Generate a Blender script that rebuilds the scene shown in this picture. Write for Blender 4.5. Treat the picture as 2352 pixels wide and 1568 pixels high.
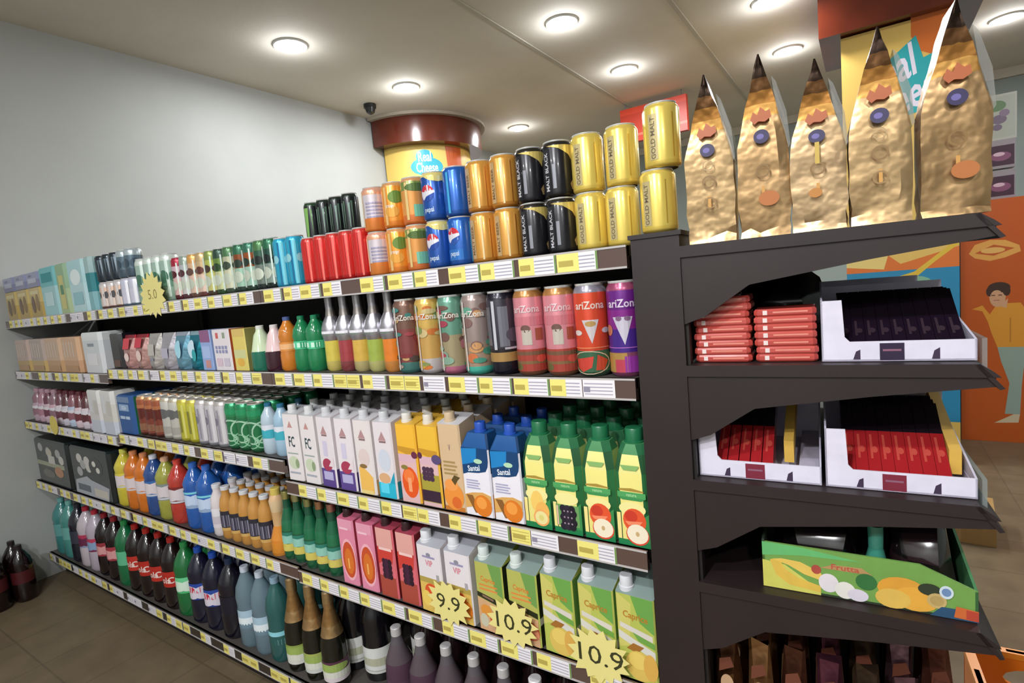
import bpy, bmesh, math, random
from mathutils import Matrix, Vector
random.seed(7)
sc = bpy.context.scene
for o in list(bpy.data.objects): bpy.data.objects.remove(o)
COL = sc.collection
pi = math.pi
# ------------------------------------------------------------------ camera
H = 1.42
cam = bpy.data.cameras.new('camera'); cam.sensor_width = 36; cam.lens = 36*1250.3/2352
cam.clip_start = .05
co = bpy.data.objects.new('camera', cam); COL.objects.link(co)
YAW, PIT, ROL = -.58209, -.10306, -.09119
F = Vector((math.sin(YAW)*math.cos(PIT), math.cos(YAW)*math.cos(PIT), math.sin(PIT)))
r0 = Vector((math.cos(YAW), -math.sin(YAW), 0)); u0 = r0.cross(F)
rr = math.cos(ROL)*r0 + math.sin(ROL)*u0; uu = -math.sin(ROL)*r0 + math.cos(ROL)*u0
M = Matrix((rr, uu, -F)).transposed().to_4x4(); M.translation = (0, 0, H)
co.matrix_world = M; sc.camera = co
# ------------------------------------------------------------------ world, exposure
w = bpy.data.worlds.new('world'); sc.world = w; w.use_nodes = True
w.node_tree.nodes['Background'].inputs[0].default_value = (.9, .95, 1, 1)
w.node_tree.nodes['Background'].inputs[1].default_value = .05
sc.view_settings.view_transform = 'Standard'; sc.view_settings.look = 'None'
sc.view_settings.gamma = 1; sc.view_settings.use_curve_mapping = False
sc.view_settings.exposure = 0.15
CEIL = 3.12
LAMP_W = 20
# x, y of the recessed ceiling lamps; the last number scales the light of a lamp
LAMPS = [(-3.15, 2.46, .8), (-3.15, 3.55, .9), (-3.15, 5.3, .8), (-1.66, 3.47, 1), (-1.66, 4.6, 1), (-.5, 4.2, 1), (-.5, 5.25, 1), (.95, 5.9, 1),
         (-3.15, -1.8, .04), (-1.66, -1.7, .9), (-.5, -1.7, 3.4), (.95, -1.7, 1.6), (-1.66, -.6, .2), (-.5, -.6, 1.2), (1.7, 3.6, 1.8)]

# ------------------------------------------------------------------ colours and materials
def lin(h):
    if not isinstance(h, str): return h
    h = h.lstrip('#'); o = []
    for i in (0, 2, 4):
        c = int(h[i:i+2], 16)/255
        o.append(c/12.92 if c <= .04045 else ((c+.055)/1.055)**2.4)
    return (o[0], o[1], o[2], 1)
MAT = {}
def mk(name, color=None, rough=.5, metal=0, coat=0, bump=None, noise=None, trans=None, emit=None, spec=.5):
    m = bpy.data.materials.new(name); m.use_nodes = True; nt = m.node_tree; N = nt.nodes; L = nt.links
    b = N['Principled BSDF']; out = N['Material Output']
    b.inputs['Roughness'].default_value = rough; b.inputs['Metallic'].default_value = metal
    b.inputs['Coat Weight'].default_value = coat; b.inputs['Specular IOR Level'].default_value = spec
    src = None
    if color is None:
        a = N.new('ShaderNodeAttribute'); a.attribute_name = 'Col'; src = a.outputs['Color']
    else: b.inputs['Base Color'].default_value = lin(color)
    if noise:                                            # noise = (scale, amount, detail)
        t = N.new('ShaderNodeTexNoise'); t.inputs['Scale'].default_value = noise[0]; t.inputs['Detail'].default_value = 6
        tc = N.new('ShaderNodeTexCoord'); L.new(tc.outputs['Object'], t.inputs['Vector'])
        mr = N.new('ShaderNodeMapRange'); mr.inputs[1].default_value = .3; mr.inputs[2].default_value = .7
        mr.inputs[3].default_value = 1-noise[1]; mr.inputs[4].default_value = 1+noise[1]
        L.new(t.outputs['Fac'], mr.inputs[0])
        mx = N.new('ShaderNodeMix'); mx.data_type = 'RGBA'; mx.blend_type = 'MULTIPLY'; mx.inputs[0].default_value = 1
        if src: L.new(src, mx.inputs[6])
        else: mx.inputs[6].default_value = lin(color)
        L.new(mr.outputs[0], mx.inputs[7]); src = mx.outputs[2]
    if src: L.new(src, b.inputs['Base Color'])
    if bump:                                             # bump = (scale, strength, distance)
        t = N.new('ShaderNodeTexNoise'); t.inputs['Scale'].default_value = bump[0]; t.inputs['Detail'].default_value = 3
        tc = N.new('ShaderNodeTexCoord'); L.new(tc.outputs['Object'], t.inputs['Vector'])
        bp = N.new('ShaderNodeBump'); bp.inputs['Strength'].default_value = bump[1]; bp.inputs['Distance'].default_value = bump[2]
        L.new(t.outputs['Fac'], bp.inputs['Height']); L.new(bp.outputs[0], b.inputs['Normal'])
    if trans is not None:                                # see-through film or bottle: trans = how much passes straight through
        tr = N.new('ShaderNodeBsdfTransparent'); ms = N.new('ShaderNodeMixShader')
        if src: L.new(src, tr.inputs[0])
        ms.inputs[0].default_value = 1-trans
        L.new(tr.outputs[0], ms.inputs[1]); L.new(b.outputs[0], ms.inputs[2]); L.new(ms.outputs[0], out.inputs[0])
    if emit:
        b.inputs['Emission Color'].default_value = lin(emit[0]); b.inputs['Emission Strength'].default_value = emit[1]
    MAT[name] = m; return m
mk('print', rough=.42); mk('gloss', rough=.16, coat=.5); mk('can', rough=.27, metal=.35, coat=.3)
mk('canmetal', rough=.3, metal=.9); mk('foil', rough=.33, metal=.8, bump=(14, .6, .016)); mk('plastic', rough=.3)
mk('liquid', rough=.1, coat=.6, noise=(25, .12)); mk('clear', rough=.06, trans=.6); mk('film', rough=.12, trans=.8)
mk('dark', '271c1c', rough=.5, noise=(6, .12)); mk('darker', '1c1716', rough=.6, noise=(8, .2)); mk('shelfsteel', '4b4642', rough=.45, noise=(5, .08))
mk('railclear', rough=.14, coat=.6); mk('board', rough=.7, noise=(30, .06))
mk('wallpaint', 'adafac', rough=.8, noise=(3, .03), bump=(60, .1, .002)); mk('ceilpaint', 'd6d0c5', rough=.85, noise=(2, .05), bump=(90, .15, .003))
mk('backpaint', '8f9a97', rough=.8, noise=(2, .05)); mk('trimpaint', 'b9b4a8', rough=.6, noise=(4, .04))
mk('crown', '5c2415', rough=.22, coat=.4, noise=(5, .18)); mk('lens', 'ffffff', emit=('f4f8ff', 45)); mk('whitemetal', 'd8d8d4', rough=.4, noise=(9, .03))
mk('blackplastic', '17191b', rough=.3, noise=(9, .1))

class MB:
    """Collects coloured faces; build() links them as ONE mesh."""
    def __init__(s): s.v = []; s.f = []; s.c = []; s.m = []; s.mats = []
    def add(s, vs, fs, cols, mat):
        if mat not in s.mats: s.mats.append(mat)
        k = len(s.v); mi = s.mats.index(mat); s.v += [tuple(p) for p in vs]
        one = isinstance(cols, (str, tuple)); 
        for i, f in enumerate(fs):
            s.f.append([k+j for j in f]); s.c.append(lin(cols if one else cols[i])); s.m.append(mi)
    def box(s, x0, x1, y0, y1, z0, z1, col, mat='print', front=None, right=None, top=None):
        v = [(x, y, z) for z in (z0, z1) for y in (y0, y1) for x in (x0, x1)]
        f = [(0, 2, 3, 1), (4, 5, 7, 6), (0, 1, 5, 4), (2, 6, 7, 3), (0, 4, 6, 2), (1, 3, 7, 5)]
        s.add(v, f, [col, top or col, front or col, col, col, right or col], mat)
    def prism(s, pts, y0, y1, col, mat, axis='y', side=None):
        n = len(pts)
        def P(a, b, t): return {'y': (a, t, b), 'x': (t, a, b), 'z': (a, b, t)}[axis]
        v = [P(a, b, y0) for a, b in pts] + [P(a, b, y1) for a, b in pts]
        f = [tuple(range(n)), tuple(range(2*n-1, n-1, -1))] + [(i, i+n, (i+1) % n+n, (i+1) % n) for i in range(n)]
        s.add(v, f, [col, col]+[side or col]*n, mat)
    def lathe(s, prof, mat, seg=24, cx=0, cy=0, cap=True):
        """prof: (radius, z, colour of the band above)"""
        v = []; f = []; c = []
        for r, z, _ in prof:
            for i in range(seg):
                a = 2*pi*i/seg; v.append((cx+r*math.cos(a), cy+r*math.sin(a), z))
        for k in range(len(prof)-1):
            for i in range(seg):
                j = (i+1) % seg; f.append((k*seg+i, k*seg+j, (k+1)*seg+j, (k+1)*seg+i)); c.append(prof[k][2])
        if cap:
            f.append(tuple(range(seg-1, -1, -1))); c.append(prof[0][2])
            n = (len(prof)-1)*seg; f.append(tuple(range(n, n+seg))); c.append(prof[-1][2])
        s.add(v, f, c, mat)
    def loft(s, lv, cols, mat, slant=0, topcol=None, cx=0, cy=0):
        """lv: (z, width, depth, chamfer); cols: per band a dict f/c/s/b (front, chamfer, side, back)"""
        v = []; f = []; c = []
        for k, (z, ww, d, ch) in enumerate(lv):
            a, b = ww/2, d/2
            for x, y in ((-a+ch, -b), (a-ch, -b), (a, -b+ch), (a, b-ch), (a-ch, b), (-a+ch, b), (-a, b-ch), (-a, -b+ch)):
                v.append((cx+x, cy+y, z+(slant*(y+b)/d if k == len(lv)-1 else 0)))
        for k in range(len(lv)-1):
            q = cols[k] if isinstance(cols, list) else cols
            for i in range(8):
                j = (i+1) % 8; f.append((k*8+i, k*8+j, k*8+8+j, k*8+8+i))
                c.append(q.get('fcscbcsc'[i], q['f']))
        f.append((7, 6, 5, 4, 3, 2, 1, 0)); c.append((cols[0] if isinstance(cols, list) else cols)['f'])
        n = (len(lv)-1)*8; f.append(tuple(range(n, n+8))); c.append(topcol or (cols[-1] if isinstance(cols, list) else cols)['f'])
        s.add(v, f, c, mat)
    def art(s, shapes, mp, mat='print', strips=None, base=0):
        for i, q in enumerate(shapes):
            off = .0002+.00007*(i+1+base); col = q[-1]; k = q[0]; polys = []
            if k == 'r':
                _, a, b, c_, d, _ = q; polys = [[(a, b), (c_, b), (c_, d), (a, d)]]
            elif k == 'e':
                _, a, b, rx, ry, _ = q; polys = [[(a+rx*math.cos(t*pi/9), b+ry*math.sin(t*pi/9)) for t in range(18)]]
            elif k == 'ring':
                _, a, b, rx, ry, th, _ = q
                for t in range(18):
                    p0, p1 = t*pi/9, (t+1)*pi/9
                    polys.append([(a+rx*math.cos(p0), b+ry*math.sin(p0)), (a+rx*math.cos(p1), b+ry*math.sin(p1)),
                                  (a+rx*th*math.cos(p1), b+ry*th*math.sin(p1)), (a+rx*th*math.cos(p0), b+ry*th*math.sin(p0))])
            elif k == 'p': polys = [q[1]]
            elif k == 'm': polys = q[1]
            elif k == 't':                               # text, u, v, size in v, u/v aspect, turn, colour
                _, tx, a, b, sz, asp, rot, _ = q; cr, sr = math.cos(rot), math.sin(rot)
                for tri in glyphs(tx): polys.append([(a+(x*cr-y*sr)*sz*asp, b+(x*sr+y*cr)*sz) for x, y in tri])
            for P in polys:
                for Q in (clip(P, strips) if strips else [P]):
                    if len(Q) > 2: s.add([mp(x, y, off) for x, y in Q], [tuple(range(len(Q)))], col, mat)
    def build(s, name, smooth=40):
        me = bpy.data.meshes.new(name); me.from_pydata(s.v, [], s.f)
        for m in s.mats: me.materials.append(MAT[m])
        me.polygons.foreach_set('material_index', s.m)
        ca = me.color_attributes.new('Col', 'FLOAT_COLOR', 'CORNER'); d = []
        for p, c in zip(me.polygons, s.c): d += list(c)*p.loop_total
        ca.data.foreach_set('color', d)
        if smooth:
            me.polygons.foreach_set('use_smooth', [True]*len(me.polygons)); me.set_sharp_from_angle(angle=math.radians(smooth))
        me.update(); return me
def clip(P, st):
    xs = [p[0] for p in P]; lo, hi = math.floor(min(xs)/st), math.ceil(max(xs)/st); out = []
    def half(Q, x, sgn):
        R = []
        for i in range(len(Q)):
            a, b = Q[i], Q[(i+1) % len(Q)]; da, db = sgn*(a[0]-x), sgn*(b[0]-x)
            if da >= 0: R.append(a)
            if da*db < 0: t = da/(da-db); R.append((x, a[1]+t*(b[1]-a[1])))
        return R
    for k in range(lo, max(hi, lo+1)):
        Q = half(half(P, k*st, 1), (k+1)*st, -1)
        if len(Q) > 2: out.append(Q)
    return out
GL = {}
def glyphs(tx, bold=.02):
    if tx in GL: return GL[tx]
    cu = bpy.data.curves.new('glyph', 'FONT'); cu.body = tx; cu.align_x = 'CENTER'; cu.align_y = 'CENTER'
    cu.resolution_u = 2; cu.offset = bold if len(tx) > 0 else 0
    o = bpy.data.objects.new('glyph', cu); COL.objects.link(o); dg = bpy.context.evaluated_depsgraph_get(); dg.update()
    me = bpy.data.meshes.new_from_object(o.evaluated_get(dg)); me.calc_loop_triangles()
    t = [[(me.vertices[i].co.x, me.vertices[i].co.y) for i in l.vertices] for l in me.loop_triangles]
    t = [q if (q[1][0]-q[0][0])*(q[2][1]-q[0][1])-(q[1][1]-q[0][1])*(q[2][0]-q[0][0]) > 0 else q[::-1] for q in t]
    bpy.data.objects.remove(o); bpy.data.curves.remove(cu); bpy.data.meshes.remove(me)
    GL[tx] = t; return t
def flat(x0, x1, y, z0, z1, shear=0):
    return lambda u, v, o: (x0+(x1-x0)*u, y-o, z0+(z1-z0)*v+shear*u)
def sideX(x, y0, y1, z0, z1):                            # a face that looks towards +X
    return lambda u, v, o: (x+o, y0+(y1-y0)*u, z0+(z1-z0)*v)
def cyl(r, z0, z1, turn=0, span=pi, cx=0, cy=0):
    def f(u, v, o):
        a = (u-.5)*span+turn; return (cx+(r+o+.0003)*math.sin(a), cy-(r+o+.0003)*math.cos(a), z0+(z1-z0)*v)
    return f
# ------------------------------------------------------------------ things, parts, labels
SEEN = {}
def props(o, label, cat, group=None):
    n = len(label.split())
    if not 4 <= n <= 16: print('LABEL LENGTH', n, label)
    if label in SEEN and not (group and SEEN[label] == group): print('LABEL TWICE', label)
    SEEN[label] = group
    o['label'] = label; o['category'] = cat
    if group: o['group'] = group
def obj(name, me, parent=None, loc=(0, 0, 0), rz=0):
    o = bpy.data.objects.new(name, me); COL.objects.link(o)
    if parent: o.parent = parent
    o.location = loc; o.rotation_euler = (0, 0, rz); return o
def struct(name, me):
    o = obj(name, me); o['kind'] = 'structure'; return o
def place(proto, x, y, z, label, cat, group=None, rz=0):
    """proto = (thing name, [(part name, mesh, [sub-parts])]) ; one part only -> the thing is that mesh"""
    nm, parts = proto; z += .0007 if z < 2.9 else 0
    if len(parts) == 1: o = obj(nm, parts[0][1], None, (x, y, z), rz)
    else:
        o = obj(nm, None, None, (x, y, z), rz)
        for p in parts:
            c = obj(p[0], p[1], o)
            for q in (p[2] if len(p) > 2 else []): obj(q[0], q[1], c)
    props(o, label, cat, group); return o
def ords(n):
    if n == 1: return ['']
    if n == 2: return ['left one of two', 'right one of two']
    num = {3: 'three', 4: 'four', 5: 'five', 6: 'six', 7: 'seven', 8: 'eight', 9: 'nine'}.get(n, 'all')
    mid = ['second', 'third', 'fourth', 'fifth', 'sixth', 'seventh', 'eighth', 'ninth']
    return ['leftmost of '+num]+[f'{mid[i-1]} from left of {num}' for i in range(1, n-1)]+['rightmost of '+num]
def run(proto, xs, y, z, desc, cat, group, where='', depth=1, dy=.08, rz=None, desc_back=None):
    """A row of like things standing side by side (xs left to right), `depth` rows deep."""
    xs = sorted(xs); od = ords(len(xs))
    for k in range(depth):
        for i, x in enumerate(xs):
            lab = ', '.join(t for t in (desc, od[i]+((' ' if od[i] else '')+where if where else '')) if t) if k == 0 else \
                  f"{desc_back or desc}, {['', 'second', 'third', 'fourth', 'fifth'][k]} row back{', '+od[i] if od[i] else ''}"
            place(proto, x+(random.uniform(-.002, .002) if k else 0), y+k*dy, z, lab, cat, group, (random.uniform(-.12, .12) if rz is None else rz))
# ================================================================== the room
XL, XR, YF, YB = -3.97, 3.2, -2.6, 7.6
def slab(name, x0, x1, y0, y1, z0, z1, mat):
    b = MB(); b.box(x0, x1, y0, y1, z0, z1, 'ffffff', mat); return struct(name, b.build(name, 0))
def floormat():
    m = mk('tilefloor', '8d7b62', rough=.35, spec=.3); nt = m.node_tree; N = nt.nodes; L = nt.links
    br = N.new('ShaderNodeTexBrick'); tc = N.new('ShaderNodeTexCoord'); no = N.new('ShaderNodeTexNoise')
    br.offset = 0; br.inputs['Scale'].default_value = 1; br.inputs['Brick Width'].default_value = .33; br.inputs['Row Height'].default_value = .33
    br.inputs['Mortar Size'].default_value = .004; br.inputs['Color1'].default_value = lin('6f614c'); br.inputs['Color2'].default_value = lin('685a46'); br.inputs['Mortar'].default_value = lin('5f5241')
    no.inputs['Scale'].default_value = 9; no.inputs['Detail'].default_value = 8
    mx = N.new('ShaderNodeMix'); mx.data_type = 'RGBA'; mx.blend_type = 'OVERLAY'; mx.inputs[0].default_value = .35
    L.new(tc.outputs['Object'], br.inputs['Vector']); L.new(tc.outputs['Object'], no.inputs['Vector'])
    L.new(br.outputs['Color'], mx.inputs[6]); L.new(no.outputs['Fac'], mx.inputs[7]); L.new(mx.outputs[2], N['Principled BSDF'].inputs['Base Color'])
floormat()
slab('floor', XL-.1, XR+.1, YF-.1, YB+.1, -.1, 0, 'tilefloor')
slab('ceiling', XL-.1, XR+.1, YF-.1, YB+.1, CEIL, CEIL+.1, 'ceilpaint')
slab('wall_left', XL-.1, XL, YF-.1, YB+.1, 0, CEIL, 'wallpaint')
slab('wall_right', XR, XR+.1, YF-.1, YB+.1, 0, CEIL, 'backpaint')
slab('wall_back', XL, XR, YB, YB+.1, 0, CEIL, 'backpaint')
slab('wall_front', XL, XR, YF-.1, YF, 0, CEIL, 'wallpaint')
for i, x in enumerate((-2.0, -1.01)):                    # slim cover strips over the joints of the ceiling boards
    slab(f'trim_{i+1}', x-.014, x+.014, YF, YB, CEIL-.006, CEIL, 'trimpaint')
slab('trim_3', XL, XR, YB-.05, YB, CEIL-.09, CEIL, 'trimpaint')
# recessed lamps
def lamp_proto():
    b = MB(); b.lathe([(.075, -.012, 'd8d8d4'), (.105, -.012, 'd8d8d4'), (.11, 0, 'd8d8d4')], 'whitemetal', 32, cap=False)
    b.lathe([(.075, -.012, 'd8d8d4'), (.075, 0, 'd8d8d4')], 'whitemetal', 32, cap=False)
    l = MB(); l.lathe([(.02, -.037, 'ffffff'), (.05, -.03, 'ffffff'), (.068, -.016, 'ffffff'), (.074, -.001, 'ffffff')], 'lens', 32)
    return ('ceiling_lamp', [('trim_ring', b.build('trim_ring')), ('lens', l.build('lens'))])
LP = lamp_proto()
LN = ['over the drinks aisle end, nearest the left wall and camera', 'nearest the left wall, second one back', 'nearest the left wall, farthest back', 'in the second row from left wall, nearest',
      'in the second row from left wall, farther', 'in the third row, just left of the bags', 'in the third row, farther back', 'at the far right behind the bags',
      'out of frame by the left wall', 'behind camera, left one', 'behind camera, middle one', 'behind camera, right one', 'out of frame left of camera', 'out of frame above camera', 'at the right wall, out of frame']
for (x, y, k), n in zip(LAMPS, LN):
    o = place(LP, x, y, CEIL, 'round recessed ceiling lamp '+n, 'ceiling lamp', 'recessed ceiling lamps')
    la = bpy.data.lights.new('lamp_light', 'AREA'); la.shape = 'DISK'; la.size = .14; la.energy = LAMP_W*k; la.color = (.96, .98, 1)
    lo = bpy.data.objects.new('lamp_light', la); COL.objects.link(lo); lo.parent = o; lo.location = (0, 0, -.045)
    lp = bpy.data.lights.new('lamp_glow', 'POINT'); lp.shadow_soft_size = .05; lp.energy = LAMP_W*k*.16; lp.color = (.96, .98, 1)
    lq = bpy.data.objects.new('lamp_glow', lp); COL.objects.link(lq); lq.parent = o; lq.location = (0, 0, -.09)
# small dark dome camera on the ceiling by the round column
b = MB(); b.lathe([(.055, 0, '17191b'), (.055, -.03, '17191b')][::-1], 'blackplastic', 20); d = MB(); d.lathe([(.012, -.085, '17191b'), (.035, -.07, '17191b'), (.047, -.03, '17191b')], 'blackplastic', 20)
place(('dome_camera', [('base', b.build('base')), ('dome', d.build('dome'))]), -3.66, 3.62, CEIL, 'small dark dome camera under the ceiling by the left wall', 'security camera')
# round column on the left wall, yellow wrap with red-brown crown
cx, cy, cr = -3.95, 4.56, .53
def arc(r, a0, a1, n): return [(cx+r*math.cos(a0+(a1-a0)*i/n), cy+r*math.sin(a0+(a1-a0)*i/n)) for i in range(n+1)]
b = MB(); b.prism(arc(cr, -pi/2, pi/2, 24), 0, CEIL-.27, 'e3c164', 'print', 'z'); body = b
mpc = cyl(cr, 0, CEIL, .82, 1.6, cx, cy)
body.art([('p', [(.74, .91), (.98, .91), (.97, .86), (.9, .79), (.82, .8), (.75, .85)], 'c9591d'), ('p', [(.98, .91), (1.2, .91), (1.2, .6), (.98, .6)], 'e0b35a'),
          ('r', -.1, .15, .9, .42, '2f86b4')], mpc, 'print', .06)
body.art([('e', .50, .846, .19, .028, '2aa3b8'), ('e', .48, .876, .1, .022, '2aa3b8'), ('t', 'Real', .48, .875, .042, 2.2, 0, 'e6f6f6'), ('t', 'Cheese', .50, .842, .042, 2.0, 0, 'e6f6f6')], mpc, 'print', .04, 3)
cr_b = MB(); cr_b.prism(arc(.66, -pi/2, pi/2, 32), CEIL-.27, CEIL-.005, '7a2a18', 'crown', 'z')
tr_b = MB(); tr_b.prism(arc(.71, -pi/2, pi/2, 32), CEIL-.03, CEIL-.002, 'b0a594', 'board', 'z')
place(('round_column', [('wrap', body.build('wrap')), ('crown', cr_b.build('crown')), ('ceiling_ring', tr_b.build('ceiling_ring'))]), 0, 0, 0,
      'round yellow column with red brown crown against the left wall', 'column')
# flat advertising column behind the bags
b = MB(); X0, X1, Y0 = -.11, .49, 4.4
b.box(X0, X1, Y0, Y0+.6, 0, CEIL-.3, 'dcb75f')
mp = flat(X0, X1, Y0, 0, CEIL-.3)
b.art([('p', [(.62, 1.02), (1, 1.02), (1, .925), (.85, .91), (.7, .93), (.62, .965)], 'd06a22'), ('r', 0, .1, 1, .455, '2583ad'),
       ('p', [(.0, .455), (1, .455), (1, .50), (.75, .485), (.5, .47), (.3, .51), (0, .49)], 'd7702a'), ('p', [(.3, .43), (.62, .45), (.9, .5), (1, .53), (1, .505), (.8, .47), (.55, .42)], 'd9b53a'),
       ('e', .62, .42, .16, .02, '7fae8e'), ('p', [(.0, .47), (.35, .46), (.4, .5), (.2, .53), (0, .52)], 'e2c878')], mp)
b.art([('p', [(.06, .755), (.2, .80), (.16, .865), (.3, .905), (.66, .965), (.72, .915), (1, .935), (1, .815), (.6, .80), (.3, .745), (.1, .735)], '2aa3a8'),
       ('t', 'Real', .44, .897, .1, 2.6, .24, 'e4dcea'), ('t', 'Cheese', .55, .835, .1, 2.6, .24, 'e4dcea')], mp, base=6)
c = MB(); c.box(X0-.12, X1+.12, Y0-.08, Y0+.7, CEIL-.29, CEIL-.002, '7a2a18', 'crown')
place(('advertising_column', [('wrap', b.build('wrap')), ('crown', c.build('crown'))]), 0, 0, 0, 'square yellow and blue column with turquoise lettering behind the gold bags', 'column')
# orange cabinet with a printed figure
b = MB(); ox0, ox1, oy = .56, 1.25, 5.0
b.box(ox0, ox1, oy, oy+.6, .0, 1.7, 'b8561c', 'plastic')
mp = flat(ox0, ox0+.4, oy, 0, 1.7)
sk, sh, tr, hr = 'c79a78', 'd3922f', '8fa39a', '3a241c'
b.art([('p', [(.12, .79), (.2, .825), (.4, .84), (.6, .835), (.78, .81), (.8, .785), (.6, .765), (.4, .755), (.2, .77)], 'd9a04e'), ('p', [(.2, .79), (.45, .82), (.72, .8), (.45, .775)], 'b8561c'), ('e', .44, .797, .16, .012, 'dcae62'),
       ('p', [(.5, .40), (.88, .42), (.82, .24), (.8, .12), (.6, .12), (.66, .25), (.55, .34)], tr), ('p', [(.46, .08), (.72, .12), (.8, .12), (.78, .085)], 'c9b99c'),
       ('p', [(.36, .52), (.5, .58), (.8, .58), (.94, .52), (.92, .4), (.5, .4), (.42, .46)], sh), ('p', [(.16, .56), (.3, .575), (.44, .52), (.4, .49), (.3, .55)], sh),
       ('e', .5, .61, .11, .045, sk), ('p', [(.52, .57), (.64, .6), (.62, .56)], sk), ('e', .52, .645, .15, .022, hr), ('e', .4, .63, .05, .02, hr), ('e', .62, .63, .05, .02, hr), ('e', .49, .607, .085, .028, sk), ('r', .42, .612, .47, .616, '5a3a2c'), ('r', .51, .612, .56, .616, '5a3a2c'), ('r', .45, .592, .53, .595, '9a5a48'), ('r', .66, .42, .68, .52, 'b87c26')], mp)
d = MB(); d.box(ox0-.035, ox0, oy-.02, oy+.6, 0, 1.72, '17191b', 'blackplastic')
place(('orange_cabinet', [('body', b.build('body', 0)), ('frame_edge', d.build('frame_edge', 0))]), 0, 0, 0, 'tall orange cabinet printed with a person in yellow shirt', 'cabinet')
for k, z in enumerate((1.701, 1.905)):
    b = MB(); b.box(-.085, .085, 0, .12, 0, .19, '8d8790'); b.art([('r', .04, .1, .96, .8, '3c1d33'), ('e', .55, .42, .32, .16, '7c4a6b'), ('e', .5, .5, .18, .07, 'c6a9bd')], flat(-.085, .085, 0, 0, .19))
    place(('snack_pack', [('snack_pack', b.build('snack_pack', 0))]), .775, 5.05, z, ['purple snack pack standing on the orange cabinet', 'purple snack pack stacked on top of another pack'][k], 'snack pack', 'purple packs on the orange cabinet')
b = MB(); b.box(-.09, .09, 0, .1, 0, .3, 'a9aba6'); b.art([('r', .05, .05, .95, .95, '9ea39d'), ('e', .4, .75, .3, .12, '5d7a58'), ('e', .5, .45, .22, .1, '6d6076'), ('e', .65, .58, .15, .08, '7c6d84'), ('e', .45, .28, .14, .07, '6a5d74')], flat(-.09, .09, 0, 0, .3))
place(('grape_box', [('grape_box', b.build('grape_box', 0))]), .775, 5.05, 2.095, 'grey box with grape picture on top of the purple packs', 'box')
# red hanging sign
b = MB(); b.box(-.33, .33, -.03, .03, 0, .33, 'c23a22'); b.art([('r', .0, .82, 1, 1, 'd8452a'), ('r', .42, .76, .62, .95, 'd9b98f'), ('p', [(0, .14), (1, .2), (1, .27), (0, .21)], 'e0705a')], flat(-.33, .33, -.03, 0, .33))
d = MB(); d.lathe([(.005, .33, '999999'), (.005, CEIL-2.73, '999999')], 'canmetal', 8, -.28); d.lathe([(.005, .33, '999999'), (.005, CEIL-2.73, '999999')], 'canmetal', 8, .28)
place(('hanging_sign', [('board', b.build('board', 0)), ('hanger', d.build('hanger'))]), -1.72, 5.5, 2.73, 'red sign board hanging from the ceiling behind the gold cans', 'sign')
# cardboard box and orange crate to the right
b = MB(); b.box(-.14, .14, -.15, .15, 0, .13, 'a5814d', 'board'); b.art([('r', .46, 0, .54, 1, 'b39263'), ('e', .7, .75, .05, .06, '3a2a1a')], flat(-.14, .14, -.15, 0, .13), 'board')
place(('cardboard_box', [('cardboard_box', b.build('cardboard_box', 0))]), .36, 3.36, 0, 'brown cardboard box on the floor beyond the end shelves', 'box', None, -.1)
def crate():
    m = MB(); W, D, Hh, t = .19, .26, .22, .012; c = 'd8761f'
    def wallp(x0, x1, y0, y1, ax):
        a, e = (x0, x1) if ax == 'x' else (y0, y1); P = lambda s, z, q: (s, q, z) if ax == 'x' else (q, s, z)
        qs = (y0, y1) if ax == 'x' else (x0, x1); mid = (a+e)/2; hw = (e-a)*.27; hz0, hz1 = .10, .175
        ring = [(mid+hw*math.cos(i*pi/8), (hz0+hz1)/2+(hz1-hz0)/2*math.sin(i*pi/8)) for i in range(16)]
        def outp(x, z):
            dx, dz = x-mid, z-(hz0+hz1)/2; s = min((e-a)/2/abs(dx) if abs(dx) > 1e-6 else 9e9, ((Hh-(hz0+hz1)/2) if dz > 0 else (hz0+hz1)/2)/abs(dz) if abs(dz) > 1e-6 else 9e9)
            return (mid+dx*s, (hz0+hz1)/2+dz*s)
        rim = [outp(*p) for p in ring]; v = []; f = []
        for q in qs: v += [P(x, z, q) for x, z in ring]+[P(x, z, q) for x, z in rim]
        for k in (0, 32):
            for i in range(16): f.append((k+i, k+16+i, k+16+(i+1) % 16, k+(i+1) % 16))
        for i in range(16): j = (i+1) % 16; f.append((i, j, 32+j, 32+i)); f.append((16+i, 48+i, 48+j, 16+j))
        m.add(v, f, c, 'plastic')
        m.box(x0-.006, x1+.006, y0-.006, y1+.006, Hh-.018, Hh, 'e08a2c', 'plastic')
    wallp(-W, W, -D, -D+t, 'x'); wallp(-W, W, D-t, D, 'x'); wallp(-W, -W+t, -D, D, 'y'); wallp(W-t, W, -D, D, 'y')
    m.box(-W, W, -D, D, 0, .012, 'c0651a', 'plastic'); return m.build('plastic_crate', 30)
place(('plastic_crate', [('plastic_crate', crate())]), .43, 1.75, 0, 'orange plastic crate with oval hand holes right of the end shelves', 'crate', None, .05)
b = MB(); b.box(-.12, .12, -.17, .17, 0, .02, '8e2a1e'); b.loft([(.02, .22, .32, .03), (.09, .2, .3, .04), (.12, .15, .24, .05)], {'f': '8e2a1e', 'c': '7a2018', 's': '8e2a1e'}, 'foil')
place(('red_bag', [('red_bag', b.build('red_bag'))]), .46, 1.72, .0125, 'red bag lying inside the orange plastic crate', 'bag')
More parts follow.
